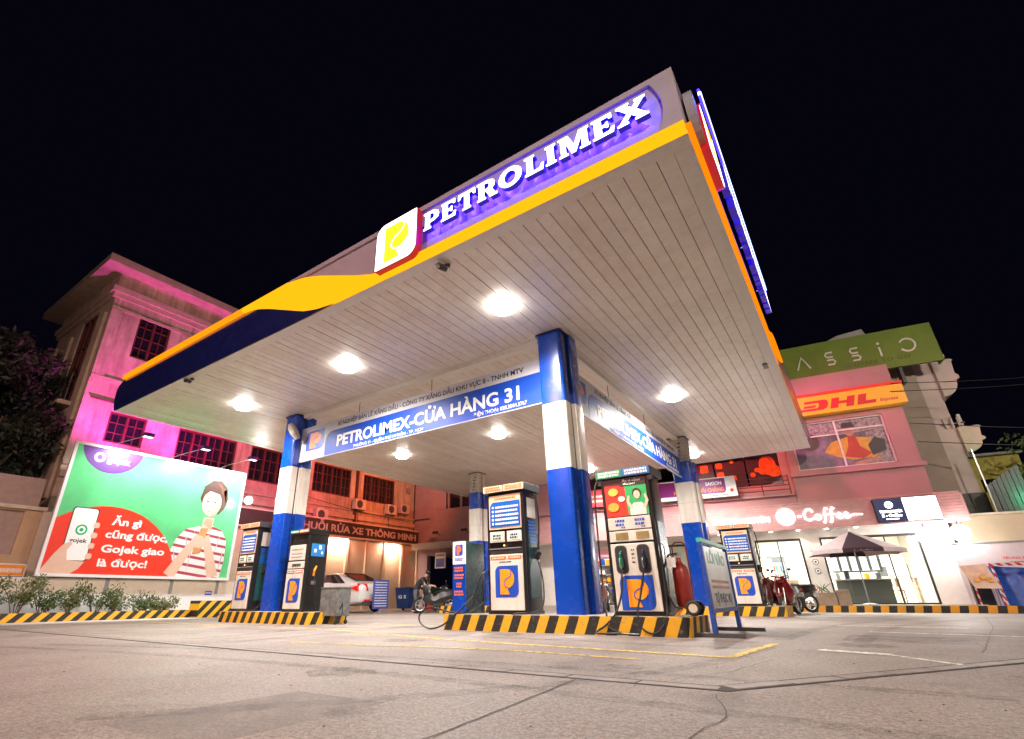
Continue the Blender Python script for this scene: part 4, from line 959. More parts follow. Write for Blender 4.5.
poly('printed_jaw_shade', shad, bb, [(5.2,4.3),(5.33,4.2),(5.30,3.9),(5.12,3.62),(4.95,3.58),(5.12,3.75)], -.0143,.002)
poly('printed_neck_shade', shad, bb, [(4.76,3.3),(5.12,3.1),(5.13,3.5),(4.85,3.52)], -.0115,.002)
for k in range(7): poly('printed_hair_strand', M('printed_hair_light',(.20,.08,.04),.5,var=.3), bb, ribbon([(5.0+.06*k,5.0-.01*k*k),(5.25+.04*k,4.75),(5.38+.03*k,4.35-.05*k)],[.008,.02,.006]), -.0148,.001)
for x0_,z0_,x1_,z1_ in ((4.1,3.0,4.35,2.2),(5.55,3.05,5.35,2.1),(4.5,3.1,4.45,1.5),(5.1,3.0,5.15,1.5),(3.8,2.4,4.0,1.6),(5.75,2.5,5.65,1.5)): poly('printed_fold', M('printed_fold_grey',(.50,.44,.46),.5,var=.2), bb, ribbon([(x0_,z0_),((x0_+x1_)/2+.03,(z0_+z1_)/2),(x1_,z1_)],[.01,.05,.01]), -.0095,.001)
poly('printed_forearm', skin, bb, ribbon([(3.85,1.36),(4.25,2.1),(4.72,2.85)],[.42,.34,.26]), -.0105,.002); poly('printed_forearm', skin, bb, ribbon([(5.5,1.36),(5.25,2.1),(4.95,2.85)],[.42,.34,.26]), -.0105,.002)
poly('printed_cup', M('printed_brown_cup',(.55,.26,.10),.5,var=.3,scale=6), bb, [(4.55,2.15),(4.85,2.2),(5.0,3.15),(4.7,3.12)], -.0135,.002)
poly('printed_hand', skin, bb, circ(4.72,2.62,.24,14), -.0155,.001)
for x_ in (.25,2.0,4.1,5.85):
    MB().box(x_-.06,x_+.06,.11,.23,0,Z1).build('post', grey, bb)
for i,(x_,wd) in enumerate(((1.62,'left'),(3.72,'middle'),(5.72,'right'))):
    t = thing('arm_lamp','%s lamp reaching out on an arm over the advert board' % wd,'lamp',(-20.5,5.55+x_,Z1+.09),90,'lamps over the advert board')
    MB().tube([(0-.75,.05,0),(-.5,-.35,.16),(0,-1.05,.40)],.014,6).build('arm', mtrail, t)
    MB().box(-.17,.17,-1.28,-1.02,.32,.46).build('head', M('violet_lit_casing',(.10,.06,.30),.4,var=.1), t, bevel=.03)  # violet cast of the magenta light is put into the casing colour
    MB().box(-.14,.14,-1.25,-1.06,.312,.319).build('lens', glow('billboard_lamp_lens',(1,.97,.95),3), t)
    lamp('lamp_light','SPOT',t,(0,-1.15,.29),520,(1,.97,.95),.08,aim((0,-1.15,.29),(0,.0,-1.7)),135,.6)
# bright bare lamp at the board's right edge
t = thing('wall_lamp','glaring white lamp at the right edge of the advert board','lamp',(-20.1,11.75,4.35),90)
MB().sphere((0,-.12,0),.16,14,10).build('bulb', glow('bare_bulb',(1,.96,.9),12), t, True); MB().cyl((0,-.05,0),(0,.35,0),.03,n=8).build('holder', grey, t)
lamp('lamp_light','POINT',t,(0,-.35,0),90,(1,.96,.92),.12)
# ------------------------------------------------------------------ planter, low walls, gate
lw = thing('low_wall','cream low wall below the advert board','wall',(-20.62,4.6,0),90)
box('wall_body', cream, lw, 0,8.0,0,.18,0,1.22); box('plinth', pwhite, lw, 0,8.0,-.03,-.002,0,.75)
poly('small_sign', pblue, lw, rrect(6.35,6.62,.72,.86), -.035,.003); bars(lw,'small_print',pwhite,6.37,6.6,(.77,),.05,-.0355)
kb = MB().box(-18.95,-18.65,-3,9.55,0,.24).build('planter_kerb', stripes('hazard_paint_kerb', .36, -.9, (.02,.018,.016), (.80,.44,.02), .55, axis=(0,1))); tag(kb,'black and yellow kerb edging the shrub bed','kerb')
kb = MB().box(-18.8,-18.2,9.56,11.4,0,.52).build('kerb_block', stripes('hazard_paint_block', .36, -.9, (.02,.018,.016), (.82,.50,.02), .4, axis=(0,1))); tag(kb,'tall striped kerb block at the end of the shrub bed','kerb')
soil = MB().box(-20.6,-18.96,-3,9.5,0,.16).build('soil', M('soil',(.06,.045,.03),.9,var=.4,scale=9,bump=.6)); tag(soil, kind='structure')
pv = MB().box(-18.64,-17.3,-6,9.3,-.02,.012).build('pavement_strip', M('pale_pavement',(.48,.45,.42),.7,var=.15,scale=3)); tag(pv, kind='structure')
gw = thing('boundary_wall','stepped cream boundary wall at the far left with recessed panel','wall',(-21.6,-6,0),90)
gwm = M('peach_wall',(.62,.44,.28),.75,var=.14,scale=1.5,bump=.3,fine=40)
wall_holes(0,11.45,0,3.3,[(2.0,11.0,1.9,3.25)],0,.4).build('wall_body', gwm, gw); box('recessed_panel', M('mauve_panel',(.44,.34,.30),.7,var=.1), gw, 1.9,11.1,.12,.2,1.85,3.27)
box('upper_block', M('mauve_panel',(.44,.34,.30)), gw, 0,11.3,.05,.5,3.42,4.35); box('coping', cream, gw, -.1,11.55,-.1,.5,3.302,3.418); box('end_post', cream, gw, 11.46,11.7,-.05,.45,0,3.30)
t = thing('shop_sign','small orange and navy sign plate at the far left edge','sign',(-21.2,5.2,.9),90)
MB().prism(rrect(-1.2,.2,0,.72,.06,.06,.06,.06),-.03,.03).build('plate', pwhite, t); poly('plate_top', orange, t, rrect(-1.15,.15,.38,.68,.04,.04,0,0), -.034,.003); poly('plate_bottom', navy, t, rrect(-1.15,.15,.04,.36,0,0,.04,.04), -.034,.003)
bars(t,'small_print',pwhite,-.6,.1,(.46,),.12,-.0345); bars(t,'small_print',pwhite,-.6,.1,(.14,),.1,-.0345)
MB().cyl((-.5,.05,-.85),(-.5,.05,.4),.03,n=8).build('post', grey, t)
# ------------------------------------------------------------------ plants
leafm = [M('leaf_green',(.075,.13,.03),.5,var=.4,scale=3), M('leaf_pale',(.16,.19,.07),.5,var=.3,scale=3), M('leaf_dark',(.018,.026,.013),.6,var=.4,scale=2)]
stemm = M('stem_brown',(.10,.07,.04),.8,var=.3)
def leaves(b, c, rad, n, sz, flat=1.):
    for _ in range(n):
        while True:
            p = Vector((random.uniform(-1,1),random.uniform(-1,1),random.uniform(-1,1)))
            if .25 < p.length < 1: break
        p = Vector((c[0]+p.x*rad[0],c[1]+p.y*rad[1],c[2]+p.z*rad[2]))
        a = Vector((random.gauss(0,1),random.gauss(0,1),random.gauss(0,.7))).normalized(); q = a.orthogonal().normalized(); q.rotate(Matrix.Rotation(random.uniform(0,6.28),3,a)); r_ = a.cross(q); s = sz*random.uniform(.6,1.4)
        b.add([p-q*s,p+r_*s*.38,p+q*s,p-r_*s*.38],[(0,1,2,3)])
def shrub(x, y, h, label, mats, grp='shrubs below the advert board', dens=1.):
    t = thing('shrub', label, 'shrub', (x,y,.16), 0, grp); b = MB(); st = MB()
    for k in range(7):
        a = random.uniform(0,6.28); r_ = random.uniform(.05,.42); tip = (r_*math.cos(a),r_*math.sin(a)*1.3,h*random.uniform(.6,1)); mid = (tip[0]*.5,tip[1]*.5,tip[2]*.55)
        st.tube([(tip[0]*.15,tip[1]*.15,0),mid,tip],[.014,.010,.005],5)
        for c_,q in ((tip,1.),(mid,.8)): leaves(b, c_, (.17*q,.26*q,.2*q), int(42*dens), .05)
    st.build('stems', stemm, t)['kind'] = 'stuff'; b.build('foliage', mats, t)['kind'] = 'stuff'
ys = [3.0,3.75,4.45,5.1,5.75,6.4,7.05,7.7,8.35,8.95]
nm = ['first','second','third','fourth','fifth','sixth','seventh','eighth','ninth','tenth']
for i,y_ in enumerate(ys):
    shrub(-19.75+random.uniform(-.25,.2), y_, (1.0 if i<4 else .75 if i<7 else .5)*random.uniform(.9,1.12), '%s green shrub from the left in the bed under the advert board' % nm[i], leafm[i%2], dens=1.3 if i<4 else 1)
# tree at the far left
tr = thing('tree','dark leafy tree rising behind the boundary wall at far left','tree',(-24.4,3.7,0))
MB().tube([(0,0,0),(.1,.1,2.2),(.0,.2,4.2),(.2,.1,6.0)],[.24,.2,.16,.1],9).build('trunk', stemm, tr)
b = MB()
for k in range(8): a = 6.28*k/8; b.tube([(.05,.1,3.6+.25*k),(1.2*math.cos(a),1.2*math.sin(a),5.2+.3*k),(2.2*math.cos(a),2.2*math.sin(a),6.3+.3*k)],[.09,.06,.03],6)
b.build('limbs', stemm, tr); b = MB()
for k in range(85):
    a = random.uniform(0,6.28); q = random.uniform(0,1)**.6; z = random.uniform(4.6,9.6); rr = 2.1*math.sqrt(max(.05,1-((z-7.0)/2.9)**2)); leaves(b,(q*rr*math.cos(a),q*rr*math.sin(a),z),(.7,.7,.5),130,.12)
b.build('crown', leafm[2], tr)['kind'] = 'stuff'
# ------------------------------------------------------------------ floodlights with fixtures, added out of view to wash the old wall
def flood(loc, tgt, watts, col, label, spot=110, blend=.8, stand=.25):
    t = thing('floodlight', label, 'lamp', loc)
    e = aim(loc,tgt); d = (Vector(tgt)-Vector(loc)).normalized()
    MB().box(-.16,.16,-.11,.11,-.02,.08).build('casing', black, t, bevel=.01, rot=e); MB().box(-.14,.14,-.09,.09,-.028,-.021).build('lens', glow('floodlens_%s'%label[:12].replace(' ','_'),col,4), t, rot=e)
    MB().tube([(0,0,0),(0,0,-stand)],.02,6).build('stand', darkgrey, t)
    lamp('added_flood_light','SPOT',t,tuple(d*.08),watts,col,.1,e,spot,blend)
flood((-20.95,7.0,5.3),(-23,7.2,9.4),1250,(1,.07,.62),'magenta floodlight hidden behind the left half of the advert board')
flood((-20.95,9.8,5.3),(-23,9.8,9.0),1100,(1,.05,.52),'magenta floodlight hidden behind the right half of the advert board')
flood((-15.95,12.5,6.87),(-23,14.0,6.4),1700,(1,.05,.22),'red floodlight on the left canopy roof edge, nearer',75)
flood((-15.95,17.5,6.87),(-23,19.0,6.2),1400,(1,.16,.05),'orange floodlight on the left canopy roof edge, middle',70)
flood((-15.95,20.5,6.87),(-23,23.5,6.2),1200,(1,.18,.05),'orange floodlight on the left canopy roof edge, far end',70)
# ------------------------------------------------------------------ white saloon car
cw = M('white_car_paint',(.72,.72,.72),.2,var=.02,coat=.8); cg = M('car_glass',(.02,.015,.018),.05,var=.1,spec=.8); tail = M('tail_lamp_red',(.45,.01,.01),.15,var=.1,coat=.6,emit=(1,.02,.01),es=.25)
t = thing('car','white saloon car parked nose in at the car wash, rear showing','car',(-19.25,16.35,0),180)   # local +x = front (world -x)
prof = [ # station x, half width at belt, z sill, z belt, half width roof, z roof
 (-2.20,.66,.42,.80,.55,.90),(-2.12,.78,.28,.92,.64,1.02),(-1.75,.86,.24,.97,.68,1.08),(-1.25,.885,.22,.98,.62,1.22),(-.75,.89,.22,.97,.60,1.42),(-.1,.895,.22,.96,.60,1.47),(.45,.89,.22,.95,.59,1.40),(1.0,.88,.22,.94,.63,1.10),(1.3,.87,.24,.92,.70,.98),(1.8,.83,.26,.84,.68,.88),(2.1,.74,.32,.74,.60,.77),(2.22,.6,.42,.64,.5,.66)]
vs = []; ring_n = 12
for x_,hw,zs,zb,hr,zr in prof:
    rg = [(hw*.86,zs),(hw*.98,zs+.10),(hw,(zs+zb)/2),(hw*.985,zb),(hr+(hw-hr)*.35,zb+(zr-zb)*.6),(hr*.9,zr)]
    vs += [(x_,y_,z_) for y_,z_ in rg]+[(x_,-y_,z_) for y_,z_ in rg[::-1]]
fs = [(i*ring_n+k,(i+1)*ring_n+k,(i+1)*ring_n+(k+1)%ring_n,i*ring_n+(k+1)%ring_n) for i in range(len(prof)-1) for k in range(ring_n)]
fs += [tuple(range(ring_n)),tuple((len(prof)-1)*ring_n+k for k in range(ring_n-1,-1,-1))]
t.scale = (1.1,1.1,1.12)
bd = MB().add(vs,fs).build('body', cw, t, smooth=True); sd = bd.modifiers.new('smooth','SUBSURF'); sd.levels = 1; sd.render_levels = 2
def pan(name, mat, pts, th=.012):  # small plate from 3d corners, pushed outward along its normal
    P = [Vector(p) for p in pts]; n = (P[1]-P[0]).cross(P[2]-P[0]).normalized()*th; k = len(P)
    return MB().add([p+n for p in P]+[p-n for p in P],[tuple(range(k)),tuple(range(2*k-1,k-1,-1))]+[(i,k+i,k+(i+1)%k,(i+1)%k) for i in range(k)]).build(name, mat, t)
pan('rear_window', cg, [(-1.62,-.55,1.13),(-1.62,.55,1.13),(-.88,.52,1.40),(-.88,-.52,1.40)],.02)
for s in (1,-1):
    pan('side_window', cg, [(-1.3,s*.80,1.03),(.95,s*.80,1.02),(.4,s*.66,1.34),(-.7,s*.67,1.37)][::s],.02)
    pan('tail_lamp', tail, [(-2.20,s*.42,.80),(-2.03,s*.80,.78),(-1.72,s*.885,.88),(-1.98,s*.80,.98),(-2.17,s*.48,.97)][::-s],.045)
    MB().box(-2.24,-2.19,s*.45-.14,s*.45+.14,.40,.46).build('reflector', tail, t)
    for x_ in (-1.35,1.35):
        wh = MB().torus((x_,s*.80,.31),(0,1,0),.225,.085,22,8).build('wheel', rubber, t, smooth=True); MB().cyl((x_,s*.74,.31),(x_,s*.885,.31),.185,n=18).build('rim', mtrail, wh)
box('number_plate', pwhite, t, -2.235,-2.222,-.17,.17,.66,.80); bars_ = MB().box(-2.239,-2.236,-.12,.12,.745,.78).box(-2.239,-2.236,-.10,.10,.685,.72).build('plate_digits', pblack, t)
box('bumper', darkgrey, t, -2.22,-2.10,-.62,.62,.26,.40,.02); MB().tube([(-2.2,-.4,.28),(-2.0,-.4,.28)],.03,8).build('exhaust', steel, t)
# ------------------------------------------------------------------ motorbikes
def motorbike(label, loc, rz, paintm, grp='parked motorbikes'):
    t = thing('motorbike', label, 'motorbike', loc, rz, grp)
    for x_,n in ((.62,'front_wheel'),(-.60,'rear_wheel')):
        wh = MB().torus((x_,0,.29),(0,1,0),.245,.045,20,7).build(n, rubber, t, smooth=True); b = MB().cyl((x_,-.03,.29),(x_,.03,.29),.06,n=10)
        for k in range(5): a = 6.28*k/5; b.cyl((x_,0,.29),(x_+.2*math.cos(a),0,.29+.2*math.sin(a)),.014,n=5)
        b.torus((x_,0,.29),(0,1,0),.195,.018,18,5).build('rim', mtrail, wh)
    def sec(name, mat, st):
        vs = []; 
        for x_,hw,z0,z1 in st: vs += [(x_,-hw*.6,z0),(x_,-hw,(z0+z1)/2),(x_,-hw*.6,z1),(x_,hw*.6,z1),(x_,hw,(z0+z1)/2),(x_,hw*.6,z0)]
        fs = [(i*6+k,i*6+(k+1)%6,(i+1)*6+(k+1)%6,(i+1)*6+k) for i in range(len(st)-1) for k in range(6)]+[tuple(range(5,-1,-1)),tuple((len(st)-1)*6+k for k in range(6))]
        return MB().add(vs,fs).build(name, mat, t, smooth=True)
    sec('body', mblk, [(-.88,.07,.66,.82),(-.6,.17,.50,.80),(-.2,.19,.34,.77),(.05,.16,.28,.60),(.28,.18,.30,.64)]); sec('leg_shield', paintm, [(.24,.27,.32,.95),(.38,.25,.32,1.02),(.50,.15,.48,1.0)])
    sec('front_cowl', paintm, [(.34,.16,.88,1.06),(.48,.15,.84,1.04),(.60,.07,.86,.96)]); sec('seat', rubber, [(-.82,.10,.79,.86),(-.4,.15,.76,.87),(-.05,.12,.74,.80),(.05,.08,.68,.74)])
    sec('front_fender', paintm, [(.36,.06,.46,.52),(.6,.07,.555,.60),(.84,.05,.44,.50)]); sec('engine', darkgrey, [(-.3,.12,.24,.42),(.1,.12,.22,.40)])
    MB().tube([(.62,-.07,.29),(.52,-.07,.6),(.42,-.06,.95)],.02,6).build('fork', steel, t); MB().tube([(.62,.07,.29),(.52,.07,.6),(.42,.06,.95)],.02,6).build('fork', steel, t)
    MB().tube([(.24,-.34,1.05),(.36,-.16,1.06),(.38,0,1.04),(.36,.16,1.06),(.24,.34,1.05)],.015,6).build('handlebar', rubber, t)
    for s in (-1,1): MB().tube([(.32,s*.22,1.06),(.33,s*.27,1.2)],.007,5).build('mirror_stem', rubber, t); MB().sphere((.33,s*.29,1.24),.06,10,6,(.3,1,.7)).build('mirror', darkgrey, t)
    MB().sphere((.56,0,.95),.07,10,8,(.6,1,.8)).build('headlight', M('headlight_glass',(.7,.7,.7),.1,var=.05), t); MB().tube([(.1,-.13,.26),(-.3,-.15,.28),(-.75,-.16,.36)],[.025,.035,.045],8).build('exhaust', steel, t)
    MB().box(-.90,-.85,-.07,.07,.66,.72).build('tail_lamp', tail, t); box('plate', pwhite, t, -.885,-.875,-.09,.09,.48,.62)
    MB().tube([(-.1,.1,.25),(-.05,.25,.02)],.012,5).build('stand', steel, t)
    return t
mblk = M('bike_black',(.02,.02,.022),.25,var=.1,coat=.6); mred = M('bike_red',(.15,.008,.008),.25,var=.1,coat=.6); mblk = M('bike_black',(.02,.02,.022),.25,var=.1,coat=.6)
motorbike('black motorbike standing in the yard left of the blue totem',(-14.1,17.0,0),-130,mblk)
motorbike('dark red motorbike right behind the far dispenser, nearer the dispenser',(-2.25,19.5,0),-128,mred)
motorbike('red motorbike between the far dispenser and the cafe planter box',(-1.95,18.9,0),-100,mred)
motorbike('black motorbike behind the two red ones, close to the cafe door',(-2.0,20.6,0),-135,mblk)
motorbike('black motorbike in the yard behind the first one, near the rear garage',(-14.9,19.2,0),-140,mblk)
motorbike('black motorbike far behind between two others, seen past the nearest column',(-8.55,20.9,0),-60,mblk)
motorbike('dark red motorbike far behind, between nearest column and tall dispenser',(-8.2,19.6,0),-60,mred)
motorbike('small black scooter far behind at the foot of the nearest column',(-8.9,19.9,0),-120,mblk)
# ------------------------------------------------------------------ person bending over the black motorbike
def person(loc, rz, label):
    t = thing('person', label, 'person', loc, rz)
    J = {'pel':(0,0,.86),'ch':(.22,0,1.16),'nk':(.36,0,1.34),'hd':(.46,0,1.43),'hd2':(.54,0,1.53),
         'hl':(.0,.10,.82),'kl':(.14,.13,.46),'al':(-.04,.13,.09),'tl':(.14,.15,.04),'hr':(.0,-.10,.82),'kr':(.05,-.13,.45),'ar':(-.12,-.13,.09),'tr':(.06,-.15,.04),
         'sl':(.30,.19,1.26),'el':(.48,.24,1.02),'wl':(.70,.16,1.02),'fl':(.79,.13,1.0),'sr':(.30,-.19,1.26),'er':(.46,-.25,1.0),'wr':(.68,-.18,1.0),'fr':(.77,-.15,.98)}
    E_ = [('pel','ch'),('ch','nk'),('nk','hd'),('hd','hd2')]
    rad = {'pel':.15,'ch':.16,'nk':.065,'hd':.09,'hd2':.085,'hl':.10,'kl':.065,'al':.045,'tl':.04,'hr':.10,'kr':.065,'ar':.045,'tr':.04,'sl':.07,'el':.05,'wl':.034,'fl':.03,'sr':.07,'er':.05,'wr':.034,'fr':.03}
    for s in 'lr': E_ += [('pel','h'+s),('h'+s,'k'+s),('k'+s,'a'+s),('a'+s,'t'+s),('ch','s'+s),('s'+s,'e'+s),('e'+s,'w'+s),('w'+s,'f'+s)]
    names = list(J); me = bpy.data.meshes.new('body'); me.from_pydata([J[n] for n in names],[(names.index(a),names.index(b)) for a,b in E_],[])
    o = link('body', me, t); m = o.modifiers.new('skin','SKIN'); 
    for i,n in enumerate(names):
        v = me.skin_vertices[0].data[i]; v.radius = (rad[n],rad[n]); v.use_root = (n=='pel')
    s = o.modifiers.new('sub','SUBSURF'); s.levels = s.render_levels = 2
    dg = bpy.context.evaluated_depsgraph_get(); m2 = bpy.data.meshes.new_from_object(o.evaluated_get(dg)); o.modifiers.clear(); o.data = m2
    sk = M('skin',(.50,.30,.21),.5,var=.1); sh_ = M('dark_shirt',(.03,.03,.035),.8,var=.2); tr_ = M('grey_trousers',(.10,.10,.12),.8,var=.2); ha = M('black_hair',(.012,.01,.01),.5,var=.2)
    m2.materials.clear()
    for q in (sk,sh_,tr_): m2.materials.append(q)
    for p in m2.polygons:
        c = p.center; p.use_smooth = True
        p.material_index = 2 if c.z < .88 and c.x < .25 and c.z > .10 else 1 if (.88 <= c.z < 1.36 and c.x < .42) else 0
    MB().sphere((.50,0,1.51),.108,14,10,(1.02,.92,1.02)).build('hair', ha, t, True)
    for s in (-1,1):
        for k in range(4): MB().tube([(.78,s*(.14-.018*k),.99),(.83,s*(.135-.018*k),.975-.004*k),(.845,s*(.13-.018*k),.94)],[.010,.009,.007],5).build('finger', sk, t)
        MB().tube([(.75,s*.10,1.0),(.79,s*.075,.985)],[.011,.008],5).build('thumb', sk, t)
        MB().box(-.02,.20,s*.14-.05,s*.14+.05,.0,.06).build('shoe', rubber, t, bevel=.02)
person((-14.95,16.75,0),25,'person in dark clothes bending over the black motorbike')
# ------------------------------------------------------------------ bins, drums, blue board in the yard
def bin_(label, loc, m, lab):
    t = thing('wheelie_bin', label, 'bin', loc, 15)
    MB().add([(-.30,-.34,.10),(.30,-.34,.10),(.30,.34,.10),(-.30,.34,.10),(-.38,-.42,.98),(.38,-.42,.98),(.38,.42,.98),(-.38,.42,.98)],[(0,3,2,1),(4,5,6,7),(0,1,5,4),(1,2,6,5),(2,3,7,6),(3,0,4,7)]).build('tub', m, t, bevel=.03)
    MB().box(-.41,.41,-.46,.46,.985,1.05).build('lid', m, t, bevel=.03)
    for s in (-1,1): MB().cyl((s*.30-.03,.34,.10),(s*.30+.03,.34,.10),.10,n=14).build('wheel', rubber, t)
    if lab: text('lettering','G S',pwhite,t,-.2,.55,.14,-.40,.42,.004,.03)
bin_('dark blue wheelie bin with white letters in the yard', (-18.4,19.9,0), M('bin_blue',(.01,.05,.20),.45,var=.2), True)
bin_('dark green wheelie bin nearest the black motorbike', (-18.2,22.1,0), M('bin_green',(.02,.05,.03),.45,var=.2), False)
t = thing('oil_drum','small red, white and yellow banded drum between the bins','drum',(-17.9,21.0,0))
for z0,z1,m_,n_ in ((0,.28,pred,'red_band'),(.281,.5,M('band_yellow',(.7,.45,.05),.5),'yellow_band'),(.501,.72,pwhite,'white_band')): MB().cyl((0,0,z0),(0,0,z1),.24,n=18).build(n_, m_, t, True)
MB().lathe([(.25,.72),(.25,.75),(.1,.78)],n=18).build('lid', darkgrey, t)
t = thing('notice_stand','narrow blue notice stand on one post behind the white car','sign',(-16.3,16.1,0),80)
box('board', M('notice_blue',(.05,.07,.30),.5,var=.3,scale=12), t, -.38,.38,-.02,.02,.16,1.26); bars(t,'small_print',pwhite,-.3,.3,[.25+.1*k for k in range(10)],.03,-.0205); MB().cyl((0,0.03,0),(0,.03,.9),.03,n=8).build('post', grey, t); MB().box(-.2,.2,-.15,.2,0,.03).build('foot', grey, t)
# ================================================================== CAFE BUILDING (local frame: x along facade, front -y)
CA = 8.5
pinkw = M('pink_lit_plaster',(.48,.25,.265),.75,var=.10,scale=1.2,bump=.25,fine=50)  # wall's own pinkish tone, deepened to carry the red light wash
cf = thing('cafe_building','pink lit two storey cafe building with glazed lit shopfront','building',(0,23,0),CA)
gl = glass('shop_glass'); inw = M('interior_white',(.80,.77,.70),.6,var=.05); frm = M('black_frame',(.015,.014,.014),.4,var=.2)
fasm = M('fascia_planks_pinklit',(.56,.29,.29),.55,var=.15,scale=3)  # pink light on the fascia is put into its base colour
FL = .22
# ground floor: shopfront plane v=.7
holes = [(-4.75,-3.35,FL,2.51),(-3.03,-1.48,FL,2.51),(-.88,2.05,FL,2.51),(-9.6,-8.3,.9,2.3),(-7.8,-5.4,FL,2.5)]
wall_holes(-14,2.95,FL,2.95,holes,.7,.85).build('shopfront_wall', M('shopfront_white',(.74,.70,.66),.6,var=.06), cf)
def door(x0, x1, n):
    d = box('glass_door', gl, cf, x0+.05,x1-.05,.76,.77,FL+.03,2.46); b = MB()
    b.box(x0,x1,.68,.80,2.43,2.51); b.box(x0,x0+.06,.68,.80,FL,2.43); b.box(x1-.06,x1,.68,.80,FL,2.43); b.box(x0+.06,x1-.06,.70,.79,FL,FL+.05)
    for k in range(1,n): xx = x0+(x1-x0)*k/n; b.box(xx-.02,xx+.02,.74,.79,FL+.05,2.43)
    b.build('frame', frm, d)
    return d
door(-3.03,-1.48,2); dd = door(-.88,2.05,3); door(-4.75,-3.35,2); door(-7.8,-5.4,3)
wn = box('window_pane', gl, cf, -9.6,-8.3,.76,.77,.9,2.3)
MB().tube([(1.45,.66,.9),(1.45,.64,1.5)],.018,6).build('handle', steel, dd)
box('floor', M('cafe_floor',(.45,.40,.34),.4,var=.1), cf, -14,2.95,-.2,6.5,.0,FL-.002)
for (x0,x1,y0,y1) in ((-14,2.9,6.3,6.45),(2.78,2.93,.86,6.3),(-14.1,-13.95,.86,6.3),(-5.2,-5.1,.86,6.3)): box('interior_wall', inw, cf, x0,x1,y0,y1,FL,2.94)
box('interior_ceiling', inw, cf, -14,2.95,.86,6.45,2.951,3.05)
for x_,y_ in ((-3.8,2.4),(-1.6,2.4),(.8,2.0),(.8,4.6),(-1.6,4.6),(-8.0,2.4)): box('ceiling_light_panel', glow('cafe_ceiling_panel',(1,.95,.85),9), cf, x_-.5,x_+.5,y_-.3,y_+.3,2.93,2.948)
lamp('cafe_light','AREA',cf,(-1.0,2.6,2.88),1300,(1,.95,.86),rot=(0,0,0),size=(5.5,3.0))
lamp('cafe_light','AREA',cf,(-8.5,2.6,2.88),320,(1,.93,.86),rot=(0,0,0),size=(5,2.5))
# eave and fascia
box('eave_soffit', inw, cf, -14,3.35,.0+.06,.70,2.78,2.84)
b = MB()
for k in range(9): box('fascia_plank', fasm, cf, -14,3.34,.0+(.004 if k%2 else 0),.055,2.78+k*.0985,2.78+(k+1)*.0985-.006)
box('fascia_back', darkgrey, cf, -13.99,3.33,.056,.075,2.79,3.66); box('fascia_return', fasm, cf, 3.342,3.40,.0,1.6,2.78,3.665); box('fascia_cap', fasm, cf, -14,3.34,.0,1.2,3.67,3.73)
for x_ in [-4.2+.9*k for k in range(9)]:
    MB().cyl((x_,.38,2.779),(x_,.38,2.765),.06,n=12).build('downlight', glow('eave_downlight',(1,.92,.75),16), cf)
    lamp('downlight_lamp','SPOT',cf,(x_,.38,2.74),28,(1,.92,.78),.05,(0,0,0),120,.7)
# pilaster between doors with round stickers
for z_ in (1.35,1.66,1.97):
    p = MB().prism(circ(-1.18,z_,.10,18),.690,.698).build('round_sticker', pblack, cf); MB().prism(circ(-1.18,z_,.082,18),.686,.689).build('sticker_field', pwhite, p); MB().prism(circ(-1.18,z_,.035,10),.683,.6855).build('sticker_mark', pblack, p)
# upper storeys
up = [(-.95,2.13,4.95,6.8),(-4.75,-1.55,4.55,5.85),(-9.5,-5.5,4.55,5.85)]
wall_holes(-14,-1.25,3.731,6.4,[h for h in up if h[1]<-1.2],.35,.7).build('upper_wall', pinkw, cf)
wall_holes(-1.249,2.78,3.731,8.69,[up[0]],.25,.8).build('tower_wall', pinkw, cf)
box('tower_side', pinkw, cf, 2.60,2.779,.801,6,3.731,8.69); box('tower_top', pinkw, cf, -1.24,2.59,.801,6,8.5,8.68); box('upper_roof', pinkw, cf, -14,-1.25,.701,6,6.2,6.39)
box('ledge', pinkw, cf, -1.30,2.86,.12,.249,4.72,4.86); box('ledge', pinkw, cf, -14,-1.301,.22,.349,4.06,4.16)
# poster window of the tower: print behind white glazing bars
pw_ = box('window_print', M('poster_grey_violet',(.16,.12,.17),.35,var=.8,scale=1.6), cf, -.95,2.13,.45,.5,4.95,6.8)
pm = M('poster_foliage',(.26,.24,.25),.4,var=.95,scale=9)
def flatp(name, mat, pts, y): return MB().prism(list(pts), y, y+.004).build(name, mat, pw_)
flatp('print_background', pm, clip([(-.95,6.1),(2.13,6.3),(2.13,6.8),(-.95,6.8)],-.94,2.12,4.96,6.79), .443)
flatp('print_background', pm, [(1.35,4.96),(2.12,4.96),(2.12,6.29),(1.5,6.2)], .4435)
flatp('print_shirt', M('poster_shirt_violet',(.20,.14,.22),.4,var=.5,scale=4), [(-.94,4.96),(.8,4.96),(.9,5.25),(.5,5.6),(.0,5.75),(-.4,5.6),(-.94,5.75)], .438)
flatp('print_jacket', M('poster_yellow',(.62,.36,.03),.4,var=.2,scale=5), [(.05,5.6),(.35,5.95),(.9,6.1),(1.5,6.0),(1.85,5.6),(1.6,5.25),(.9,5.2),(.45,5.35)], .433)
flatp('print_jacket_red', M('poster_red',(.45,.03,.02),.4,var=.2), [(.65,5.35),(.85,5.75),(.9,6.1),(1.15,6.1),(1.2,5.7),(1.5,5.4),(1.2,5.22)], .428)
flatp('print_sleeve', M('poster_dark',(.03,.02,.03),.4,var=.3), [(1.5,5.3),(1.95,5.45),(2.0,5.85),(1.7,5.98),(1.45,5.7)], .4275)
flatp('print_head', M('poster_skin',(.40,.22,.16),.4,var=.3), circ(1.0,6.35,.2,16,.9,1.2), .4285)
flatp('print_cap', M('poster_dark',(.03,.02,.03)), [(.78,6.45),(.85,6.66),(1.15,6.66),(1.24,6.45)], .423)
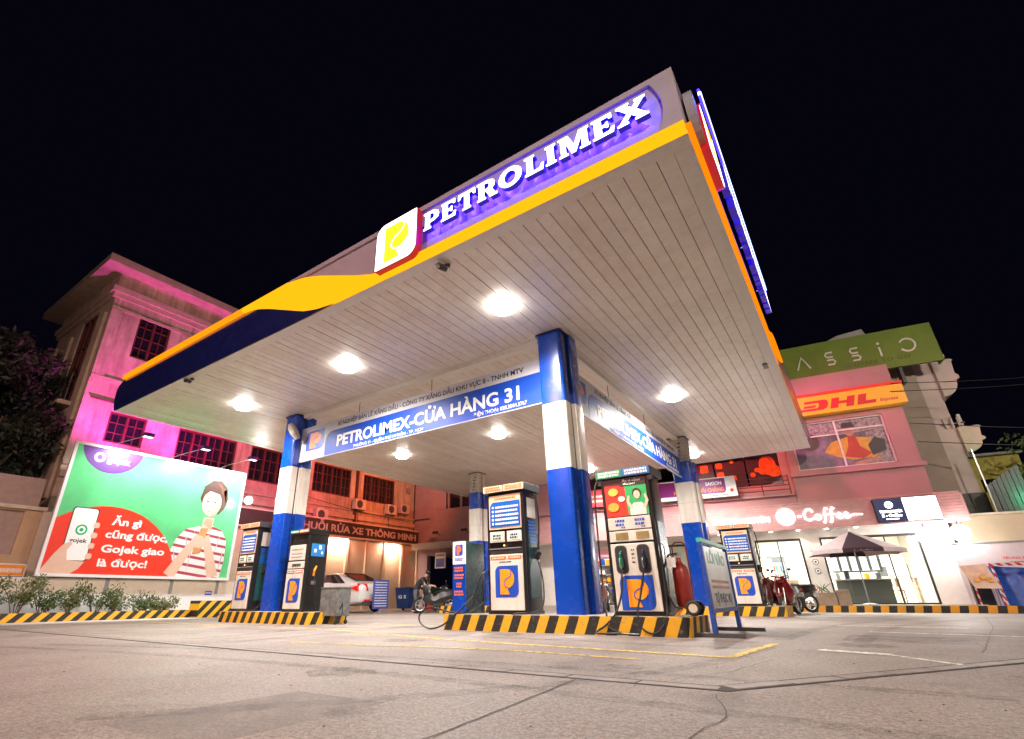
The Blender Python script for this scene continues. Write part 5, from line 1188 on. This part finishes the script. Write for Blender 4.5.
flatp('print_head', M('poster_hair',(.06,.03,.03),.4,var=.3), circ(-.35,6.05,.32,16,1,1.1), .4325)
flatp('print_hands', M('poster_skin',(.40,.22,.16)), [(.85,5.1),(1.7,5.25),(1.75,5.12),(.95,4.98)], .423)
for x_ in (.60,): box('window_bar', white, pw_, x_-.03,x_+.03,.38,.42,4.95,6.8)
box('window_bar', white, pw_, -.95,.57,.385,.42,6.22,6.27); box('window_bar', white, pw_, .63,2.13,.385,.42,6.35,6.40)
for x0,x1,z0,z1 in ((-.95,2.13,4.95,5.0),(-.95,2.13,6.75,6.8),(-.95,-.90,5.0,6.75),(2.08,2.13,5.0,6.75)): box('window_frame', white, pw_, x0,x1,.36,.42,z0,z1)
# dark poster panels on the first floor
dp = M('dark_poster',(.045,.03,.04),.3,var=.3); po = M('poster_orange',(.75,.14,.02),.4,var=.5,scale=7)
for x0,x1 in ((-4.75,-3.95),(-3.89,-2.78),(-2.72,-1.55)):
    q = box('poster_panel', dp, cf, x0,x1,.5,.53,4.55,5.85)
    if x0 < -4.5:
        for c_ in ((x0+.45,5.45,.15),(x0+.6,4.85,.13)): MB().prism(rrect(c_[0]-c_[2],c_[0]+c_[2],c_[1]-c_[2],c_[1]+c_[2],.04,.04,.04,.04),.494,.499).build('poster_shape', po, q)
    elif x0 < -3:
        for c_ in ((x0+.17,5.52,.12),(x0+.17,5.12,.13),(x0+.68,5.65,.07),(x0+.45,4.9,.10),(x0+.62,4.95,.12)): MB().prism(rrect(c_[0]-c_[2],c_[0]+c_[2],c_[1]-c_[2],c_[1]+c_[2],.05,.05,.05,.05),.494,.499).build('poster_shape', po, q)
    else:
        for c_,r_,sz in (((x0+.75,5.35),.30,1.3),((x0+.55,5.15),.16,1),((x0+.95,5.1),.26,.9),((x0+.18,5.02),.10,1),((x0+.35,5.2),.09,1)): MB().prism(circ(c_[0],c_[1],r_,16,1,sz),.490-.001*random.random(),.499).build('poster_shape', po, q)
# railing in front of the posters
b = MB()
for z_ in (4.28,4.45,4.62,4.79): b.cyl((-5.2,.12,z_),(-1.4,.12,z_),.018,n=6)
for x_ in (-4.2,-3.2,-2.35,-1.42): b.box(x_-.02,x_+.02,.1,.14,4.1,4.85)
b.build('railing', M('railing_dark_red',(.10,.03,.03),.5,var=.2), cf)
bn = thing('shop_banner','white and purple sale banner on the first floor railing','banner',(0,23,0),CA)
box('sheet', pwhite, bn, -6.3,-3.24,.02,.05,4.18,4.98); MB().prism(rrect(-6.2,-3.62,4.34,4.93,0,.0,.14,.0),.014,.019).build('purple_field', M('banner_purple',(.22,.01,.18),.4,var=.2), bn)
text('lettering','SAIGON',pwhite,bn,-4.35,4.68,.13,.0135,.6,.003,.03); text('lettering','HOÀN PHÍ, PHẢI CHĂNG',M('banner_orange',(.9,.30,.04),.4,var=0),bn,-5.6,4.42,.14,.0135,1.9,.003,.03)
poly('red_mark', pred, bn, circ(-3.42,4.42,.07,12), .014,.004)
bars(bn,'small_print',pred,-4.9,-3.6,(4.24,),.04,.0195)
b2 = thing('shop_banner','red sale banner behind the tall dispenser, left of the purple one','banner',(0,23,0),CA)
box('sheet', M('banner_red',(.55,.02,.04),.5,var=.1), b2, -10.2,-6.5,.02,.05,4.2,4.95); bars(b2,'small_print',M('banner_pale',(.85,.5,.4),.5,var=0),-9.9,-6.7,(4.6,4.4),.1,.0195)
gd = thing('goods_rack','rack of colourful goods below a pink header, far behind tall dispenser','rack',(0,23,FL),CA)
box('back', pwhite, gd, -9.9,-8.0,.45,.5,0,1.9); box('header', M('header_pink',(.75,.35,.38),.5,var=.05), gd, -9.9,-8.0,.40,.448,1.9,2.25)
for i in range(5):
    box('rack_shelf', grey, gd, -9.9,-8.0,.2,.448,.1+.36*i,.12+.36*i)
    for k in range(9):
        c_ = random.choice((pblue,pred,pwhite,orange,darkgrey,pgreen)); MB().box(-9.85+k*.205,-9.85+k*.205+.14,.24,.42,.121+.36*i,.121+.36*i+random.uniform(.14,.26)).build('goods', c_, gd)
# ------------------------------------------------------------------ lit fascia letters
cl = thing('cafe_sign','glowing white E-Coffee lettering and round emblem on the cafe fascia','sign',(0,23,0),CA)
lw_ = glow('cafe_letter_white',(1,.96,.94),6)
text('lettering','TRUNG NGUYÊN',lw_,cl,-4.36,3.10,.17,-.03,2.0,.03,.03)
MB().prism(circ(-1.82,3.24,.30,28),-.05,-.012).build('emblem_disc', lw_, cl); MB().prism(circ(-1.82,3.24,.20,24),-.055,-.051).build('emblem_core', M('emblem_grey',(.5,.45,.48),.5,emit=(.9,.85,.95),es=.75), cl)
text('emblem_letter','E',lw_,cl,-1.90,3.13,.22,-.0555,.16,.004,.03)
box('hyphen', lw_, cl, -1.44,-1.32,-.04,-.012,3.2,3.25)
scrp = [(-.93,3.36),(-1.0,3.45),(-1.12,3.44),(-1.22,3.30),(-1.2,3.13),(-1.08,3.06),(-.95,3.12)]
poly('script_letter', lw_, cl, ribbon(scrp,.05), -.04,.028)
def scr_o(x): poly('script_letter', lw_, cl, ribbon([(x+.09*math.cos(R(a)),3.16+.085*math.sin(R(a))) for a in range(20,381,30)],.035), -.0405,.028)
def scr_f(x): poly('script_letter', lw_, cl, ribbon([(x+.10,3.42),(x+.04,3.47),(x-.01,3.38),(x-.03,3.12),(x-.07,2.95),(x-.12,2.98)],.04), -.041,.028); box('script_bar', lw_, cl, x-.08,x+.09,-.042,-.012,3.22,3.25)
def scr_e(x): poly('script_letter', lw_, cl, ribbon([(x-.09,3.13),(x,3.17),(x+.06,3.23),(x+.01,3.27),(x-.06,3.20),(x-.04,3.10),(x+.03,3.07),(x+.12,3.12)],.035), -.0405,.028)
scr_o(-.80); scr_f(-.55); scr_f(-.35); scr_e(-.15); scr_e(.06)
poly('script_swash', lw_, cl, ribbon([(.14,3.13),(.3,3.18),(.55,3.16)],[.03,.03,.01]), -.04,.028)
lb = thing('light_box','half dark, half glaring white light box at right of the cafe fascia','sign',(0,23,0),CA)
MB().box(.90,2.68,-.16,-.004,2.82,3.62).build('casing', frm, lb, bevel=.01); box('lit_panel', glow('light_box_white',(.96,.97,1),5), lb, 1.74,2.66,-.166,-.161,2.85,3.6); box('dark_panel', M('light_box_navy',(.01,.012,.04),.3,emit=(.02,.03,.12),es=.5), lb, .93,1.735,-.166,-.161,2.85,3.6)
MB().prism(circ(1.33,3.40,.115,20),-.171,-.167).build('emblem', lw_, lb); text('emblem_letter','e',pblack,lb,1.27,3.35,.12,-.1715,.11,.002,.03)
text('lettering','TRUNG NGUYÊN',lw_,lb,1.02,3.14,.075,-.1665,.62,.002,.03); text('lettering','E - Coffee',lw_,lb,1.06,3.0,.09,-.1665,.55,.002,.02); bars(lb,'small_print',lw_,1.15,1.5,(2.91,),.03,-.1665)
# globe lamps
for x_,z_,wd in ((2.12,2.34,'left'),(3.02,2.38,'right')):
    t = thing('globe_lamp','%s of the two glaring globe lamps at the end of the cafe eave' % wd,'lamp',(0,23,0),CA,'globe lamps')
    MB().sphere((x_,.10,z_),.27,18,12).build('globe', glow('globe_white',(1,.97,.95),9), t, True); MB().cyl((x_,.10,z_+.25),(x_,.10,2.775),.03,n=8).build('stem', darkgrey, t)
    lamp('lamp_light','POINT',t,(x_,-.28,z_),75,(1,.95,.9),.2)
# DHL sign
ds = thing('dhl_sign','yellow box sign with red DHL letters across the tower','sign',(0,23,0),CA)
yw = M('dhl_yellow',(.85,.50,.02),.4,var=.06); MB().box(-1.3,2.92,-.15,.247,6.98,7.72).build('box', yw, ds, bevel=.01); box('red_top', pred, ds, -1.31,2.93,-.155,.246,7.722,7.84)
rd = M('dhl_red',(.50,.012,.02),.4,var=.05)
def sl(pts): return [(x+.32*(z-7.1),z) for x,z in pts]
z0,z1 = 7.12,7.52
for pts in ([(-.55,z0),(.30,z0),(.42,z0+.06),(.46,z0+.2),(.42,z1-.06),(.32,z1),(-.35,z1),(-.35,z1-.10),(.12,z1-.10),(.16,z0+.2),(.12,z0+.10),(-.55,z0+.10)],[(-.35,z0+.13),(.05,z0+.13),(.05,z0+.22),(-.35,z0+.22)],
            [(.55,z0),(.80,z0),(.80,z0+.15),(1.05,z0+.15),(1.05,z0),(1.30,z0),(1.30,z1),(1.05,z1),(1.05,z0+.26),(.80,z0+.26),(.80,z1),(.55,z1)],[(1.40,z0),(1.98,z0),(1.98,z0+.13),(1.66,z0+.13),(1.66,z1),(1.40,z1)]):
    poly('letter', rd, ds, sl(pts), -.156,.005)
for k in range(3): box('speed_line', rd, ds, -1.25,-.5,-.156,-.151,7.14+k*.07,7.17+k*.07); 
text('lettering','Express',rd,ds,2.12,7.14,.12,-.151,.55,.004,.02,.3)
# green coffee sign on the roof
gs = thing('rooftop_sign','big olive green rooftop sign with pale thin letters','sign',(0,23.6,0),CA)
gq = M('olive_green_sheet',(.13,.20,.015),.5,var=.15,scale=1.5); box('sheet', gq, gs, -2.2,4.46,0,.12,8.62,10.22)
for x_ in (-1.5,.8,3.2): box('support_post', darkgrey, gs, x_-.05,x_+.05,.121,.5,8.0,10.1)
lt = M('pale_sign_letter',(.66,.66,.60),.4,var=.05); lgm = M('dark_green_letter',(.06,.10,.01),.5,var=.05)
def ltr(pts, wd_=.06): poly('letter', lt, gs, ribbon(pts,wd_), -.055,.05)
ltr([(-.10,9.15),(.12,9.68),(.36,9.15)])
for x_ in (1.0,1.85):
    ltr([(x_+.22,9.68),(x_,9.68),(x_-.05,9.58),(x_,9.48),(x_+.2,9.48)]); ltr([(x_-.03,9.36),(x_+.18,9.36),(x_+.24,9.26),(x_+.18,9.16),(x_-.03,9.16)])
ltr([(2.75,9.16),(2.75,9.54)]); poly('letter', lt, gs, circ(2.75,9.70,.05,12), -.055,.05)
ltr([(3.62+.24*math.cos(R(a)),9.44+.26*math.sin(R(a))) for a in range(-150,151,20)])
text('lettering','COFFEE TO GO',lgm,gs,1.6,8.92,.14,-.003,2.0,.01,.01,0,1.15)
box('sheet_return', gq, gs, 4.462,4.52,.0,.5,8.62,10.22)
MB().prism([(1.0,10.24),(2.6,10.24),(2.5,10.6),(1.6,10.5)],.3,2.5).build('roof_shed', grey, gs)
# ------------------------------------------------------------------ neighbour houses to the right
nb = thing('neighbour_house','plain beige side wall of the house right of the cafe tower','building',(0,25.0,0),CA)
nbm = M('beige_plaster',(.40,.33,.29),.8,var=.15,scale=1.2,bump=.3,fine=40); nbl = M('pale_plaster',(.64,.54,.52),.8,var=.12,scale=1.4,bump=.3,fine=40)
box('wall', nbm, nb, 2.3,3.72,0,8,0,9.3); box('ground_shutter', darkgrey, nb, 3.73,4.4,.1,.2,0,3.9)
n2 = thing('balcony_house','pale house with two curved balconies stacked at the far right','building',(0,25.2,0),CA)
box('wall', nbl, n2, 3.74,4.30,0,8,0,9.15); box('parapet', nbl, n2, 3.7,4.75,-.3,3,9.152,9.28)
for z0,z1,x1,m_ in ((7.55,9.1,5.0,nbl),(5.35,6.35,5.02,cream)):
    hh_ = z1-z0; out = [(4.302,z1),(4.92,z1),(4.98,z1-.06),(4.92,z1-.12),(4.88,z1-.40*hh_),(4.97,z1-.46*hh_),(4.97,z1-.54*hh_),(4.86,z1-.58*hh_)]+[(4.32+.52*math.cos(R(a)),z1-.60*hh_-.38*hh_*math.sin(R(a))) for a in range(0,91,15)]+[(4.302,z0-.12)]
    MB().prism(out,-.2,2.6).build('balcony', m_, n2, bevel=.02)
box('balcony_rail', darkgrey, n2, 3.9,4.6,-.1,-.06,6.5,6.55)
for x_ in (4.0,4.2,4.4): box('balcony_post', nbl, n2, x_,x_+.07,-.12,-.05,6.36,6.75)
MB().cyl((4.62,.3,6.35),(4.62,.3,6.95),.06,n=8).build('vent_pipe', pwhite, n2); 
gh = thing('yellow_house','small yellow green lit house behind the balconies','building',(0,27.5,0),CA); box('wall', M('yellow_plaster',(.55,.48,.12),.8,var=.15), gh, 4.3,6.2,0,6,0,5.6); box('roof', grey, gh, 4.2,6.3,-.2,6,5.602,5.7)
box('window', winglass, gh, 4.8,5.3,-.03,-.002,4.2,4.7)
# corrugated metal hoarding panel and green lit foliage at the far right
cp = thing('metal_hoarding','leaning corrugated steel panel beside the green lit tree','fence',(0,24.2,0),CA)
for k in range(7): MB().prism([(4.35+k*.14,3.0),(4.35+k*.14+.12,3.0),(4.35+k*.14+.12,4.10+.09*k),(4.35+k*.14,4.0+.09*k)],-.02 if k%2 else 0,.03).build('steel_sheet', M('dark_steel_sheet',(.10,.12,.13),.4,metal=.5,var=.2), cp)
box('pole', steel, cp, 4.28,4.32,-.05,-.01,2.9,5.3)
tr = thing('street_tree','tree at the far right lit green from below','tree',(6.6,26.2,0))
MB().tube([(0,0,0),(.1,0,2.5),(0,.1,4.2)],[.16,.13,.08],8).build('trunk', stemm, tr); b = MB()
for k in range(26): a = random.uniform(0,6.28); q = random.uniform(0,1.3); leaves(b,(q*math.cos(a),q*math.sin(a),random.uniform(3.6,6.0)),(.5,.5,.4),70,.09)
b.build('crown', leafm[0], tr)
t = thing('green_lamp','green glowing street signal at the right edge','lamp',(5.75,24.2,3.6)); MB().sphere((0,0,0),.12,12,8).build('lens', glow('green_signal',(.05,1,.35),10), t, True); MB().box(-.16,.16,.1,.3,-.18,.18).build('casing', black, t); MB().cyl((0,.2,-3.6),(0,.2,-.18),.05,n=8).build('pole', darkgrey, t)
lamp('signal_light','SPOT',t,(0,-.2,0),60,(.08,1,.4),.1,(R(90),0,0),120,.6)
# ------------------------------------------------------------------ right hand compound: wall, white hoarding, blue tarpaulin, menu stand
w2 = thing('compound_wall','cream wall right of the cafe above the white hoarding','wall',(0,23.9,0),CA); box('wall_body', M('peach_wall2',(.62,.50,.36),.75,var=.1,scale=1.2), w2, 2.98,12,0,.2,0,2.98); box('coping', cream, w2, 2.98,12,-.06,.26,2.982,3.05)
hd = thing('white_hoarding','white printed hoarding panel beside the cafe door','hoarding',(0,22.9,0),CA); box('panel', M('hoarding_white',(.68,.60,.64),.5,var=.06), hd, 2.62,9,0,.05,.1,2.02); box('top_rail', grey, hd, 2.6,9,-.02,.07,2.022,2.06)
text('lettering','TRUNG NGUYÊN LEGEND',pred,hd,3.75,1.52,.075,-.0005,1.5,.002,.02); bars(hd,'small_print',pred,3.9,5.6,(1.42,),.03,-.0005); box('dark_gap', black, hd, 2.75,3.2,-.012,-.002,.1,.95)
tarp = M('blue_tarpaulin',(.02,.08,.42),.35,var=.4,scale=6,bump=.8,fine=14)
tp = thing('tarpaulin_cart','blue mesh covered cart with red and white edging at right','cart',(0,22.3,0),CA)
b = MB(); vs = []
for i in range(13):
    for j in range(7): vs.append((3.25+.14*i, -.1-.05*math.sin(i*1.7)+.03*random.uniform(-1,1)+.25*(j/6), .12+.2*j*(1-.01*i)))
b.add(vs,[(i*7+j,(i+1)*7+j,(i+1)*7+j+1,i*7+j+1) for i in range(12) for j in range(6)]).build('tarpaulin', tarp, tp, True)
for k in range(8): MB().prism([(3.75+.16*k,.2),(3.79+.16*k,.2),(4.25+.12*k,1.15),(4.21+.12*k,1.15)],-.22,-.20).build('mesh_slat', M('pale_mesh',(.55,.55,.62),.5,var=.2), tp)
rw = stripes('red_white_edge', .22, 1.0, (.75,.72,.72), (.6,.02,.03), .1, axis=(1,0)); box('edge_rail', rw, tp, 3.2,5.0,-.26,-.22,1.30,1.38); MB().cyl((3.3,-.2,.05),(3.3,-.1,1.32),.03,n=8).build('edge_post', rw, tp); box('frame', grey, tp, 3.2,4.95,0,.6,.04,.10)
ms = thing('menu_stand','slanted pink menu board on striped legs beside the cafe','sign',(0,22.1,0),CA)
MB().add([(2.52,-.05,1.33),(3.16,-.05,1.36),(3.26,-.28,.66),(2.66,-.28,.68),(2.52,-.02,1.33),(3.16,-.02,1.36),(3.26,-.25,.66),(2.66,-.25,.68)],[(0,3,2,1),(4,5,6,7),(0,1,5,4),(1,2,6,5),(2,3,7,6),(3,0,4,7)]).build('board', M('menu_pink',(.72,.48,.36),.4,var=.2,scale=5), ms)
for x_,z_ in ((2.78,.85),(2.95,.92),(3.08,.84)): MB().add([(x_-.06,-.262-.0,z_),(x_+.07,-.262,z_),(x_+.07,-.20,z_+.14),(x_-.06,-.20,z_+.14)],[(0,1,2,3)]).build('menu_picture', M('menu_orange',(.75,.34,.05),.4,var=.4,scale=10), ms)
for x_ in (2.68,3.22): MB().cyl((x_,-.24,0),(x_,-.2,.68),.022,n=8).build('leg', rw, ms); MB().cyl((x_,.2,0),(x_-.02,-.04,1.3),.018,n=8).build('leg', grey, ms)
# ------------------------------------------------------------------ striped kerb before the cafe
ck = MB().box(-2.05,7.0,0,.22,0,.20).build('cafe_kerb', stripes('hazard_paint_cafe', .42, -.2, (.02,.018,.016), (.80,.36,.02), .5, axis=(1,0)), None, False, 0, (0,21.85,0), (0,0,R(3))); tag(ck,'black and orange striped kerb along the cafe front','kerb')
ct = MB().box(-14,8,.2,1.2,0,.19).build('cafe_pavement', M('pale_pavement2',(.42,.39,.36),.7,var=.15,scale=3), None, False, 0, (0,21.9,0), (0,0,R(5))); tag(ct, kind='structure')
# parasol in front of the cafe
pa = thing('parasol','open market parasol with pale and dark panels before the cafe','parasol',(-.02,22.35,.19),CA+2)
pcl = M('parasol_pale',(.60,.50,.52),.7,var=.1); pcd = M('parasol_dark',(.055,.03,.045),.7,var=.15)
Rr = 1.42
for k in range(8):
    a0, a1 = R(-90-22.5+45*k), R(-90+22.5+45*k); A_ = (Rr*math.cos(a0),Rr*math.sin(a0),1.72); B_ = (Rr*math.cos(a1),Rr*math.sin(a1),1.72); ap = (0,0,2.36); mid = ((A_[0]+B_[0])/2*.97,(A_[1]+B_[1])/2*.97,1.74)
    lo = lambda p: (p[0],p[1],p[2]-.13)
    MB().add([A_,mid,B_,ap,lo(A_),lo(mid),lo(B_)],[(0,1,3),(1,2,3),(4,5,1,0),(5,6,2,1)]).build('panel', pcd if k in (0,4) else pcl, pa)
    MB().cyl(ap,(A_[0]*.985,A_[1]*.985,1.70),.010,n=5).build('rib', steel, pa)
MB().cyl((0,0,0),(0,0,2.42),.022,n=10).build('pole', mtrail, pa); MB().lathe([(.26,0),(.26,.05),(.05,.09)],n=18).build('base', grey, pa)
text('lettering','E - Coffee',M('parasol_print',(.30,.22,.24),.6,var=0),pa,0,1.625,.05,-1.36,.5,.002,.01,0,1,True)
# counter and menu boards inside the cafe
co = thing('cafe_counter','long dark grey service counter inside the cafe','counter',(0,23,FL),CA)
MB().box(-.62,1.02,1.5,2.2,0,.80).build('body', M('counter_grey',(.06,.06,.055),.5,var=.15), co, bevel=.01); box('top', M('counter_top',(.30,.27,.22),.4,var=.15), co, -.66,1.06,1.45,2.25,.802,.85)
MB().box(-1.0,-.64,1.5,2.1,0,.72).build('side_unit', pwhite, co)
for k,(x_,h_,m_) in enumerate(((-.5,.22,steel),(-.2,.30,black),(.1,.16,cream),(.4,.18,orange),(.75,.2,darkgrey))): MB().rbox(x_-.08,x_+.08,1.7,1.9,.852,.85+h_,.03,3).build('appliance', m_, co)
mb = thing('menu_board','row of lit white menu panels above the counter','menu board',(0,23,0),CA)
box('rail', frm, mb, -.55,1.1,2.6,2.66,1.98,2.04); box('rail', frm, mb, -.55,1.1,2.6,2.66,1.33,1.39)
for k in range(5): box('panel', glow('menu_panel_white',(1,.97,.9),1.6), mb, -.5+k*.32,-.28+k*.32,2.6,2.63,1.395,1.975); box('divider', frm, mb, -.275+k*.32,-.185+k*.32,2.6,2.64,1.395,1.975)
b = MB().cyl((-.5,2.63,1.98),(-.5,2.63,2.72),.012,n=6).cyl((1.05,2.63,1.98),(1.05,2.63,2.72),.012,n=6).build('hanger', frm, mb)
cab = thing('wall_cabinet','pale shelf unit with cups inside the cafe right door','shelf',(0,23,FL),CA)
for z_ in (.25,.55,.85): box('shelf', M('shelf_wood',(.45,.36,.26),.5,var=.15), cab, 1.25,1.95,2.2,2.6,z_,z_+.03)
for x_ in (1.25,1.92): box('side', M('shelf_wood',(.45,.36,.26)), cab, x_,x_+.03,2.2,2.6,0,1.0)
box('picture', darkgrey, cab, 1.35,1.7,6.2-.9,6.24-.9,1.0,1.4); 
po_ = thing('planter_box','low brown planter box with thin leaves beside the cafe door','planter',(-1.25,22.75,.19),CA)
MB().box(-.35,.35,-.18,.18,0,.42).build('box', M('planter_brown',(.26,.18,.13),.6,var=.2), po_, bevel=.015); MB().box(.36,.75,-.16,.16,0,.5).build('second_box', M('planter_brown',(.26,.18,.13)), po_, bevel=.015); b = MB()
for k in range(14): a = random.uniform(0,6.28); b.tube([(random.uniform(-.25,.25),0,.42),(.12*math.cos(a),.1*math.sin(a),.6),(.3*math.cos(a),.2*math.sin(a),.72)],[.012,.014,.003],4)
b.build('leaves', leafm[0], po_)
sf = thing('cafe_stool_table','small white cafe table inside the left door','table',(0,23,FL),CA)
MB().lathe([(.35,.70),(.35,.73)],(-2.3,2.0,0),18).build('top', pwhite, sf); MB().lathe([(.03,.02),(.03,.7)],(-2.3,2.0,0),10).build('leg', steel, sf); MB().lathe([(.2,0),(.2,.02)],(-2.3,2.0,0),14).build('foot', steel, sf)
for i,(x_,y_,wd) in enumerate(((-1.9,3.2,'near the left door'),(1.5,3.6,'near the right door'),(-3.6,3.4,'beside the far left door'))):
    t = thing('cafe_chair','dark wooden cafe chair inside, '+wd,'chair',(0,23,FL),CA); cm = M('chair_wood',(.12,.06,.03),.5,var=.2)
    box('seat', cm, t, x_-.2,x_+.2,y_-.2,y_+.2,.43,.47); box('backrest', cm, t, x_-.2,x_+.2,y_+.17,y_+.2,.6,.9)
    for sx in (-.18,.18):
        for sy in (-.18,.18): box('leg', cm, t, x_+sx-.018,x_+sx+.018,y_+sy-.018,y_+sy+.018,0,.429 if sy<0 else .6)
t = thing('drinks_fridge','upright glass front fridge against the cafe back wall','fridge',(0,23,FL),CA); MB().box(-2.6,-1.9,5.4,6.1,0,1.95).build('cabinet', darkgrey, t, bevel=.02); box('lit_door', glow('fridge_light',(.85,.95,1),1.2), t, -2.54,-1.96,5.39,5.399,.25,1.7)
for k in range(4):
    for j in range(6): MB().cyl((-2.48+j*.09,5.37,.3+k*.34),(-2.48+j*.09,5.37,.52+k*.34),.03,n=8).build('bottle', (pred,pgreen,orange,pblue)[(k+j)%4], t)
ps = thing('wall_poster','pale yellow poster on the cafe inner wall','poster',(0,23,0),CA); box('sheet', M('poster_yellow_pale',(.75,.66,.34),.5,var=.08), ps, -3.0,-2.5,4.0,4.02,1.0,2.0); MB().cyl((-2.75,4.02,1.9),(-2.75,6.3,1.9),.01,n=5).build('hanger', steel, ps)
# overhead wires at right
wr = M('wire_black',(.01,.01,.01),.6,var=0)
for i,(p0,p1) in enumerate((((2.6,23.2,7.75),(14,25.5,7.9)),((2.5,23.2,7.45),(14,24.5,7.5)),((2.7,23.3,6.2),(14,22,4.6)),((2.75,23.3,5.5),(13,20,4.1)))):
    P0, P1 = Vector(p0), Vector(p1); o = MB().tube([P0+(P1-P0)*k/12-Vector((0,0,.6*math.sin(math.pi*k/12))) for k in range(13)],.014,5).build('overhead_wire', wr); tag(o,'%s overhead wire from the cafe tower to the right' % ['topmost','second','third','lowest'][i],'wire')
# crane-like bit of lit foliage at the right edge
# ------------------------------------------------------------------ red wash on the cafe front from unseen lamps added on the canopy roof
flood((-3.6,21.3,8.0),(-4.0,23,4.6),1500,(1,.10,.07),'red floodlight on a mast on the rear canopy roof, middle',120,.9,1.63)
flood((-8.0,21.0,8.0),(-9.0,22,4.6),1400,(1,.08,.08),'red floodlight on a mast on the rear canopy roof, far left',120,.9,1.63)
flood((-.8,20.0,8.0),(.9,23.2,5.6),520,(1,.18,.36),'pink floodlight on a mast on the rear canopy roof, right end',120,.9,1.63)
# ------------------------------------------------------------------ street lamps behind the camera, plus one added at right
def street_lamp(x, y, tgt, watts, label, h=8.5, col=(1,.84,.66)):
    t = thing('street_lamp', label, 'street lamp', (x,y,0)); MB().cyl((0,0,0),(0,0,h),.09,.06,10).build('pole', grey, t)
    d = (Vector((tgt[0],tgt[1]))-Vector((x,y))).normalized(); hx, hy = d.x*1.2, d.y*1.2
    MB().tube([(0,0,h-.1),(hx*.5,hy*.5,h+.2),(hx,hy,h+.25)],.04,7).build('arm', grey, t); MB().sphere((hx,hy,h+.22),.25,14,8,(1,1,.35)).build('head', grey, t); MB().sphere((hx,hy,h+.15),.15,12,6,(1,1,.4)).build('lens', glow('street_lens',(1,.85,.65),20), t)
    lamp('street_light','SPOT',t,(hx,hy,h+.05),watts,col,.15,aim((x+hx,y+hy,h),tgt),150,.5)
street_lamp(5.5,-4.5,(0.5,9,1.5),5200,'street lamp on a tall pole behind the camera, right')
street_lamp(-9.0,-6.0,(-12,4,1),3600,'street lamp on a tall pole behind the camera, left, with added pink tint',8.5,(1,.52,.47))  # pink tint added for the pink light over the lower left ground
street_lamp(9.5,12.5,(5,23,4),2300,'added street lamp on a tall pole beyond the right edge of the forecourt')  # unseen lamp added to brighten the neighbour house and hoarding
